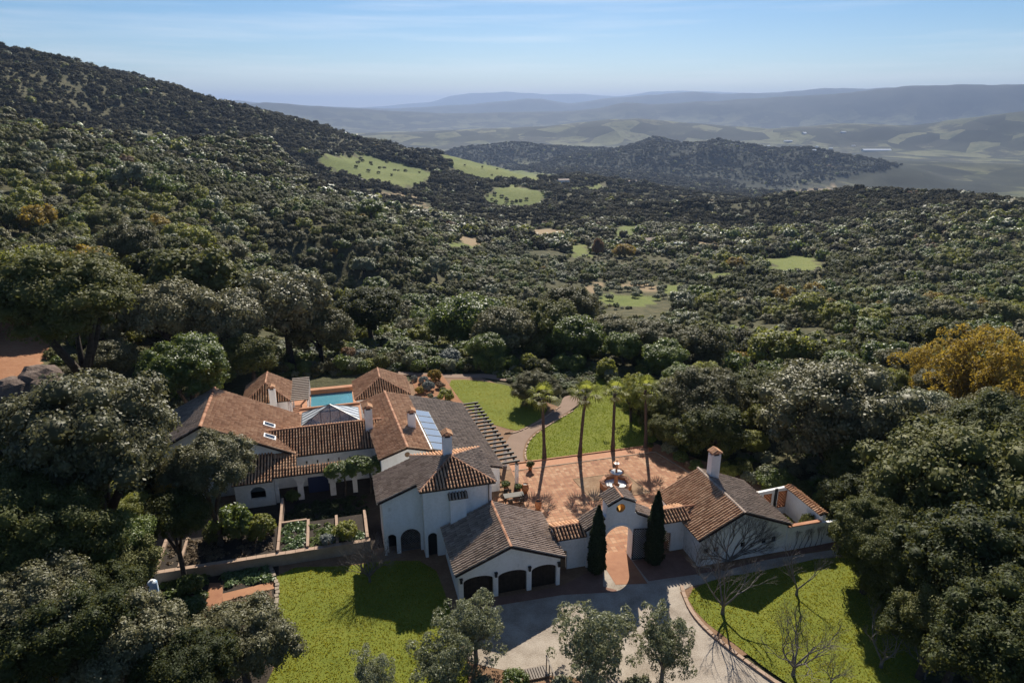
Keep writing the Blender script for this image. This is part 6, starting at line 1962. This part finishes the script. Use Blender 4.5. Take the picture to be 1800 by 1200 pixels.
for k, (du_, dv_, dz_, a_, b2_, c_) in enumerate(((-1.8, -.1, 3.2, 1.7, 1.5, 1.15), (.1, 0, 3.4, 1.8, 1.6, 1.3), (1.9, -.1, 3.3, 1.6, 1.5, 1.25))):
    f_ = link(bpy.data.objects.new('foliage', BALL[k % 2]), rt_)
    f_.location = (du_, dv_, dz_)
    f_.scale = (a_, b2_, c_)
    set_mat(f_, 'leaf_green')
for du_ in (-1.4, 1.3):
    MB().tube([(du_, 0, -.1), (du_ + .1, .05, 1.6), (du_, 0, 3.0)], [.13, .10, .08], 7).build('stem', 'bark', rt_)
leaf_bed('groundcover', [(-6.6, 62.4), (1.2, 62.4), (1.2, 67.0), (-6.6, 67.0)], .02, 150, .42, 'leaf_cypress', 21, 'added dark ground cover deepening the side court shade', .3)  # dark plants put in to stand for the court's shade
leaf_bed('groundcover', pxl([(285, 1000), (365, 1010), (362, 1060), (330, 1100), (285, 1100)]), .02, 120, .4, 'leaf_green', 22, 'dark leafy ground cover left of the brick path', .45)
leaf_bed('groundcover', [(-16.9, 57.4), (-7.6, 57.4), (-7.6, 61.3), (-16.9, 61.3)], 1.12, 70, .32, 'leaf_dead', 23, 'dry tangle and weeds over the long bed', .25)
at_px('garden_bush', 'sunlit yellow-green plant inside the walled yard', 'shrub', 1378, 926, .9, 'leaf_lime', BUSH)
at_px('creeper_mass', 'dark evergreen creeper over the yard wall top', 'creeper', 1415, 945, 1.0, 'leaf_oak', BUSH, None, 0.0, 2.0)
at_px('creeper_mass', 'dark evergreen creeper at the yard wall end', 'creeper', 1445, 945, 1.1, 'leaf_oak', BUSH, None, 0.0, 1.8)
# shrubs of the dry garden behind the pool, each where it is seen
_sh = random.Random(9)
_mats = ['leaf_lime', 'leaf_green', 'leaf_olive', 'leaf_grey', 'leaf_green', 'leaf_lime', 'leaf_silver', 'leaf_rust']
_nm = {'leaf_lime': 'yellow-green', 'leaf_green': 'deep green', 'leaf_olive': 'olive-green', 'leaf_grey': 'silver-grey', 'leaf_silver': 'grey-brown', 'leaf_rust': 'rust-brown'}
_sl = []
for k in range(120):
    px, py = _sh.uniform(540, 860), _sh.uniform(575, 648)
    x, y = hit(px, py)
    rad = _sh.uniform(.8, 2.1)
    if inpoly(np.array([x]), np.array([y]), EXCL)[0] or not free(x, y, rad, .6): continue
    grid.setdefault(_cell(x, y), []).append((x, y, rad))
    _sl.append((x, y, rad, _sh.choice(_mats), px, py))
_lab = rank_labels([(k, ('large ' if q[2] > 1.6 else 'small ') + _nm[q[3]] + ' garden shrub', q[4], q[5]) for k, q in enumerate(_sl)])
for k, (x, y, rad, mt, px, py) in enumerate(_sl):
    bush('garden_shrub', _lab[k], 'shrub', x, y, tz(x, y), rad, mt, BUSH, f'{_nm[mt]} shrubs behind the pool', _sh.uniform(.8, 1.2))
# hedge-like shrubs closing the back and right edges of the garden
_sl = []
for (x0_, y0_, x1_, y1_, n_) in ((430, 652, 720, 645, 26), (720, 648, 1045, 652, 34), (1060, 655, 1160, 770, 26), (1160, 770, 1320, 842, 22), (1320, 845, 1480, 895, 12), (300, 745, 420, 655, 10)):
    for k in range(n_):
        f = (k + _sh.random()) / n_
        px, py = x0_ + (x1_ - x0_) * f + _sh.uniform(-6, 6), y0_ + (y1_ - y0_) * f + _sh.uniform(-5, 5)
        x, y = P(px, py, 0)
        rad = _sh.uniform(.7, 1.7)
        if not free(x, y, rad * .6, .5): continue
        grid.setdefault(_cell(x, y), []).append((x, y, rad))
        _sl.append((x, y, rad, _sh.choice(['leaf_green', 'leaf_green', 'leaf_oak', 'leaf_olive', 'leaf_lime', 'leaf_silver']), px, py))
_nm['leaf_oak'] = 'dark'
_lab = rank_labels([(k, ('large ' if q[2] > 1.3 else 'small ') + _nm[q[3]] + ' border shrub', q[4], q[5]) for k, q in enumerate(_sl)])
for k, (x, y, rad, mt, px, py) in enumerate(_sl):
    bush('border_shrub', _lab[k], 'shrub', x, y, tz(x, y), rad, mt, BUSH, 'shrubs along the garden edges', _sh.uniform(.9, 1.4))
# olive grove on the far clearing
_sl = []
for k in range(44):
    px, py = _sh.uniform(1040, 1228), _sh.uniform(494, 538)
    x, y = hit(px, py)
    if not inpoly(np.array([x]), np.array([y]), NOTREE[1])[0] or not free(x, y, 2.0, .9): continue
    grid.setdefault(_cell(x, y), []).append((x, y, 2.0))
    _sl.append((px, x, y))
for k, (px, x, y) in enumerate(sorted(_sl)):
    lb = 'leftmost small olive tree of the valley grove' if k == 0 else (f'{ORD[k].strip()} small olive tree from the left in the valley grove' if k < 16 else f'{k + 1}th small olive tree from the left in the valley grove')
    tree('grove_olive', lb, 'olive tree', x, y, tz(x, y), _sh.uniform(1.6, 2.4), 1.6, 'leaf_olive', MID, OTRUNKS, 'olive trees in the valley grove', .95)
# undergrowth under and between the trees
N2 = 5200
r2 = np.sqrt(rg.uniform(62 ** 2, 215 ** 2, N2))
a2 = rg.uniform(R(-46), R(45), N2)
x2, y2 = r2 * np.sin(a2), r2 * np.cos(a2)
k2 = ~inpoly(x2, y2, EXCL)
for pl in FIELD + GAPS: k2 &= ~inpoly(x2, y2, pl)
x2, y2 = x2[k2], y2[k2]
z2 = terrain_z(x2, y2)
und = [(x2[k], y2[k], z2[k] - .15, rg.uniform(.5, 1.5), int(rg.choice([0, 1, 2, 2, 3, 6, 6]))) for k in range(len(x2))]
r2 = np.sqrt(rg.uniform(215 ** 2, 560 ** 2, 5200))
a2 = rg.uniform(R(-40), R(39), 5200)
x2, y2 = r2 * np.sin(a2), r2 * np.cos(a2)
k2 = fbm(x2 / 30, y2 / 30, 2, 71) > -.2
for pl in FIELD: k2 &= ~inpoly(x2, y2, pl)
x2, y2 = x2[k2], y2[k2]
z2 = terrain_z(x2, y2)
und += [(x2[k], y2[k], z2[k] - .2, rg.uniform(.6, 1.9), int(rg.choice([0, 1, 2, 3, 6, 6, 7]))) for k in range(len(x2))]
scatter('undergrowth', und, colM, 'low scrub and undergrowth between the trees')

_strip = [P(x, y, 0) for x, y in ((400, 662), (540, 648), (700, 640), (900, 640), (1050, 640), (1075, 662), (1045, 668), (1035, 690), (1005, 694), (985, 692), (960, 700), (935, 688), (900, 672), (860, 655), (700, 650), (540, 660))]
_sx = np.array(_strip)
q_ = _sx.min(0) + rg.random((2600, 2)) * (_sx.max(0) - _sx.min(0))
q_ = q_[inpoly(q_[:, 0], q_[:, 1], _strip)]
scatter('undergrowth', [(a, c, tz(a, c) - .12, rg.uniform(.25, .75), int(rg.choice([1, 2, 2, 3, 6, 0]))) for a, c in q_], colM, 'low scrub on the bank behind the far lawn')

# ------------------------------------------------------------------ bare winter trees and creepers
def branches(mb, p, d, ln_, r, depth, rg_, up=.15, spread=.6, nmin=2, nmax=3, flat=None):
    d = d.normalized()
    q = p + d * ln_ * .5 + Vector((rg_.uniform(-1, 1), rg_.uniform(-1, 1), rg_.uniform(-.5, .5))) * ln_ * .07
    e = p + d * ln_
    if flat is not None:
        q.y = e.y = flat
    mb.tube([tuple(p), tuple(q), tuple(e)], [r, r * .85, r * .68], 5 if depth > 2 else 3, False)
    if depth == 0: return
    for k in range(rg_.randint(nmin, nmax)):
        nd = d + Vector((rg_.uniform(-1, 1), rg_.uniform(-1, 1), rg_.uniform(-.6, .8))) * spread + Vector((0, 0, up))
        if flat is not None: nd.y = 0
        branches(mb, e if k else q.lerp(e, .7), nd, ln_ * rg_.uniform(.62, .86), r * rg_.uniform(.5, .68), depth - 1, rg_, up, spread, nmin, nmax, flat)

def bare_tree(label, px, py, h, seed, stems=1, depth=6, mat='bark_grey', name='bare_tree', lean=(0, 0), spread=.62):
    rg_ = random.Random(seed)
    x, y = P(px, py, 0)
    rt = empty(name, (x, y, 0))
    tag(rt, label, 'bare tree', 'bare winter trees')
    tr = MB().tube([(0, 0, -.1), (0, 0, h * .08), (lean[0] * .1, lean[1] * .1, h * .16)], [h * .035, h * .026, h * .022], 7)
    tr.build('trunk', mat, rt)
    for k in range(stems):
        mb = MB()
        a = 2 * math.pi * k / stems + rg_.uniform(-.3, .3)
        branches(mb, Vector((lean[0] * .1, lean[1] * .1, h * .13)), Vector((math.cos(a) * (.75 if stems > 1 else .1), math.sin(a) * (.75 if stems > 1 else .1), 1)), h * .30, h * .017, depth, rg_, .12, spread)
        o = mb.build('branch', mat, rt)
bare_tree('bare tree before the annex wall casting branch shadows', 1270, 1078, 5.6, 3, 4, 6)
bare_tree('low spreading bare tree on the right lawn', 1394, 1186, 5.2, 5, 5, 6, spread=.7)
bare_tree('thin bare tree in the shade of the right lawn', 1548, 1172, 4.6, 8, 3, 5)
bare_tree('leafless grey shrub low at the bottom right', 1625, 1190, 3.2, 12, 5, 5)
bare_tree('small leafless shrub on the lower right lawn', 1460, 1200, 2.4, 14, 5, 5)
bare_tree('bare bush at the corner of the left lawn', 650, 1022, 3.8, 16, 11, 6, spread=.75)
bare_tree('bare twiggy shrub at the annex corner', 1228, 1010, 2.8, 18, 5, 5)
bare_tree('leafless tree over the dark right lawn', 1400, 1045, 4.4, 21, 3, 5)
T = Thing('wall_creeper', 'leafless creeper spread over the annex gable wall', 'creeper', 33.4, 46.5)
rg_ = random.Random(4)
for k in range(10):
    mb = MB()
    branches(mb, Vector((33.4 + rg_.uniform(-.25, .25), 46.52, 0)), Vector((-2.2 + 4.8 * k / 9, 0, 1.0)), 1.6, .07, 6, rg_, .05, .8, flat=46.53)
    mb.v = [(min(max(p[0], 30.3), 39.3), min(p[1], 46.575), min(max(p[2], 0.02), 4.9 - .42 * abs(p[0] - 34.3))) for p in mb.v]
    part(T, 'branch', 'bark_grey', mb)
T = Thing('wall_creeper', 'leafless creeper on the yard wall right of the annex', 'creeper', 41, 46.45)
for k in range(6):
    mb = MB()
    branches(mb, Vector((40.3 + .6 * k, 46.46, 0)), Vector((rg_.uniform(-.5, .5), 0, 1.2)), .7, .035, 5, rg_, .12, .6, flat=46.48)
    mb.v = [(p[0], min(p[1], 46.535), min(max(p[2], .02), 2.9)) for p in mb.v]
    part(T, 'branch', 'bark_grey', mb)

# ------------------------------------------------------------------ odds and ends
u, v = PUV(272, 1045, 0)
T = Thing('water_drum', 'pale blue plastic water drum in the dark left garden', 'drum', u, v)
prof = [(.34, 0)]
for k in range(9): prof += [(.36, .02 + k * .15), (.40, .06 + k * .15), (.40, .10 + k * .15), (.36, .14 + k * .15)]
part(T, 'body', 'blue_plastic', MB().lathe((u, v, 0), prof + [(.3, 1.42), (.12, 1.5)], 18), None, True)
part(T, 'cap', 'white_metal', MB().lathe((u, v, 1.49), [(.12, 0), (.14, .02), (.14, .08), (.02, .1)], 12))
u, v = PUV(940, 1185, 0)
T = Thing('wooden_steps', 'short flight of wooden steps with handrail at the bottom of the drive', 'steps', u, v)
for k in range(9):
    part(T, 'tread', 'wood_grey', MB().box(u - .8 + k * .2, u - .66 + k * .2, v - .5, v + .6, .10, .15))
for k, dv in enumerate((-.48, .56)):
    part(T, 'stringer', 'wood', MB().box(u - .85, u + 1.0, v + dv - .03, v + dv + .03, .012, .098))
for k in range(4):
    part(T, 'post', 'wood_grey', MB().box(u + 1.05, u + 1.12, v - 1.6 + k * .7, v - 1.53 + k * .7, 0, .92))
part(T, 'handrail', 'wood_grey', MB().box(u + 1.03, u + 1.14, v - 1.7, v + .65, .922, .98))

# rock outcrop and red earth bank at the left edge
_rk = hit(72, 690)
rt = empty('rock_outcrop', (*_rk, tz(*_rk) - .4))
tag(rt, 'dark rock face beside the red earth bank', 'rock')
import bmesh
for k, (dx, dy, s) in enumerate(((0, 0, 2.6), (1.8, -1.2, 2.0), (-1.2, -2.4, 2.2), (1.0, 2.0, 1.7))):
    bm = bmesh.new()
    bmesh.ops.create_icosphere(bm, subdivisions=3, radius=s)
    rgk = random.Random(k)
    o1, o2 = rgk.uniform(0, 9), rgk.uniform(0, 9)
    from mathutils import noise as mnoise
    for vtx in bm.verts:
        d = vtx.co.normalized()
        vtx.co *= 1 + .28 * mnoise.noise(d * 1.6 + Vector((o1, o2, 0))) + .12 * mnoise.noise(d * 4.5 + Vector((o2, o1, 3)))
        vtx.co.z *= .95
    me = bpy.data.meshes.new('boulder')
    bm.to_mesh(me)
    bm.free()
    me.materials.append(MATS['rock'])
    o = link(bpy.data.objects.new('boulder', me), rt)
    o.location = (dx, dy, s * .5)
gp = GAPS[0]
gx = np.linspace(min(p[0] for p in gp), max(p[0] for p in gp), 40)
gy = np.linspace(min(p[1] for p in gp), max(p[1] for p in gp), 40)
GX, GY = np.meshgrid(gx, gy, indexing='ij')
GZ = terrain_z(GX, GY) + .12 + .10 * fbm(GX / 1.3, GY / 1.3, 3, 5)
GZ -= 1.0 * (~inpoly(GX.ravel(), GY.ravel(), gp)).reshape(GX.shape)
ii = np.arange(1600).reshape(40, 40)
qd = np.stack([ii[:-1, :-1], ii[1:, :-1], ii[1:, 1:], ii[:-1, 1:]], -1).reshape(-1, 4)
o = link(bpy.data.objects.new('earth_bank', np_mesh('earth_bank', np.stack([GX.ravel(), GY.ravel(), GZ.ravel()], 1), qd, ['soil_red'], smooth=True)))
tag(o, 'bare red earth bank at the left edge', None, None, 'structure')

# far houses and sheds in the valley, white specks in the photograph
def far_house(label, px, py, w, d, h, name='farmhouse', roof='tile_pale', wall='plaster', az=0.3):
    x, y = hit(px, py)
    z = tz(x, y)
    rt = empty(name, (x, y, z), az)
    tag(rt, label, 'building', 'far valley buildings')
    MB().box(-w / 2, w / 2, -d / 2, d / 2, -2, h).build('wall', wall, rt)
    e = .4
    mb = MB()
    for sg in (-1, 1):
        mb.slab([(-w / 2 - e, sg * (d / 2 + e), h), (w / 2 + e, sg * (d / 2 + e), h), (w / 2 + e, 0, h + d * .22), (-w / 2 - e, 0, h + d * .22)], .15)
    mb.build('roof', roof, rt)
    nwin = max(2, int(w / 4))
    for k in range(nwin):
        u_ = -w / 2 + w * (k + .5) / nwin
        MB().box(u_ - .5, u_ + .5, -d / 2 - .05, -d / 2 + .02, 1, 2.2).build('window', 'dark_glass', rt)
far_house('small white farmhouse beside the autumn trees', 1146, 430, 13, 7, 4)
far_house('long white shed farther along the valley', 1196, 436, 16, 6, 3.2, 'shed', 'white_metal')
far_house('pale roofed barn by the green field', 1052, 436, 9, 6, 3.4, 'barn')
far_house('tan farmhouse on the knoll of the left ridge', 575, 216, 26, 12, 6)
far_house('low farm building among trees on the right ridge', 1110, 322, 22, 9, 4)
far_house('farm building beside the vineyard terraces', 990, 322, 20, 10, 5)
for k, (px, py, w, d, lab) in enumerate(((1385, 250, 60, 18, 'long white factory shed in the plain, left of the town'), (1413, 237, 26, 40, 'narrow white shed above the town in the plain'), (1482, 234, 46, 16, 'white shed on the right of the plain'), (1540, 266, 190, 40, 'largest pale greenhouse strip in the plain'),
                                         (1410, 262, 24, 16, 'white block at the near edge of the plain town'), (1436, 259, 20, 12, 'white block in the middle of the plain town'), (1460, 262, 28, 12, 'low white block right in the plain town'), (1430, 267, 18, 12, 'small white block in the plain town'), (1350, 258, 24, 16, 'pale block left of the plain town'), (1500, 258, 24, 12, 'white block between town and greenhouses'))):
    far_house(lab, px, py, w, d, 6, 'factory_shed', 'white_metal', 'plaster', .2 * (k % 3))

# ------------------------------------------------------------------ air: haze between here and the far ranges
hz_me = bpy.data.meshes.new('haze')
_lo, _hi, _e = float(_Z.min()) - 1.0, float(_Z.max()) + 30.0, 51000.0
hz_me.from_pydata([(-_e, -_e, _lo), (_e, -_e, _lo), (_e, _e, _lo), (-_e, _e, _lo), (-_e, -_e, _hi), (_e, -_e, _hi), (_e, _e, _hi), (-_e, _e, _hi)], [],
                  [(3, 2, 1, 0), (4, 5, 6, 7), (0, 1, 5, 4), (1, 2, 6, 5), (2, 3, 7, 6), (3, 0, 4, 7)])
hm = bpy.data.materials.new('haze')
hm.use_nodes = True
hn, hl = hm.node_tree.nodes, hm.node_tree.links
hn.clear()
ho = hn.new('ShaderNodeOutputMaterial')
pv = hn.new('ShaderNodeVolumePrincipled')
pv.inputs['Color'].default_value = (0.34, 0.455, 0.70, 1)
pv.inputs['Density'].default_value = 5.8e-5
pv.inputs['Anisotropy'].default_value = 0.25
pv.inputs['Density Attribute'].default_value = ''
hl.new(pv.outputs[0], ho.inputs['Volume'])
try: hm.cycles.homogeneous_volume = True
except Exception: pass
hz_me.materials.append(hm)
hz = link(bpy.data.objects.new('haze', hz_me))
tag(hz, 'pale blue haze in the valley air', None, None, 'stuff')
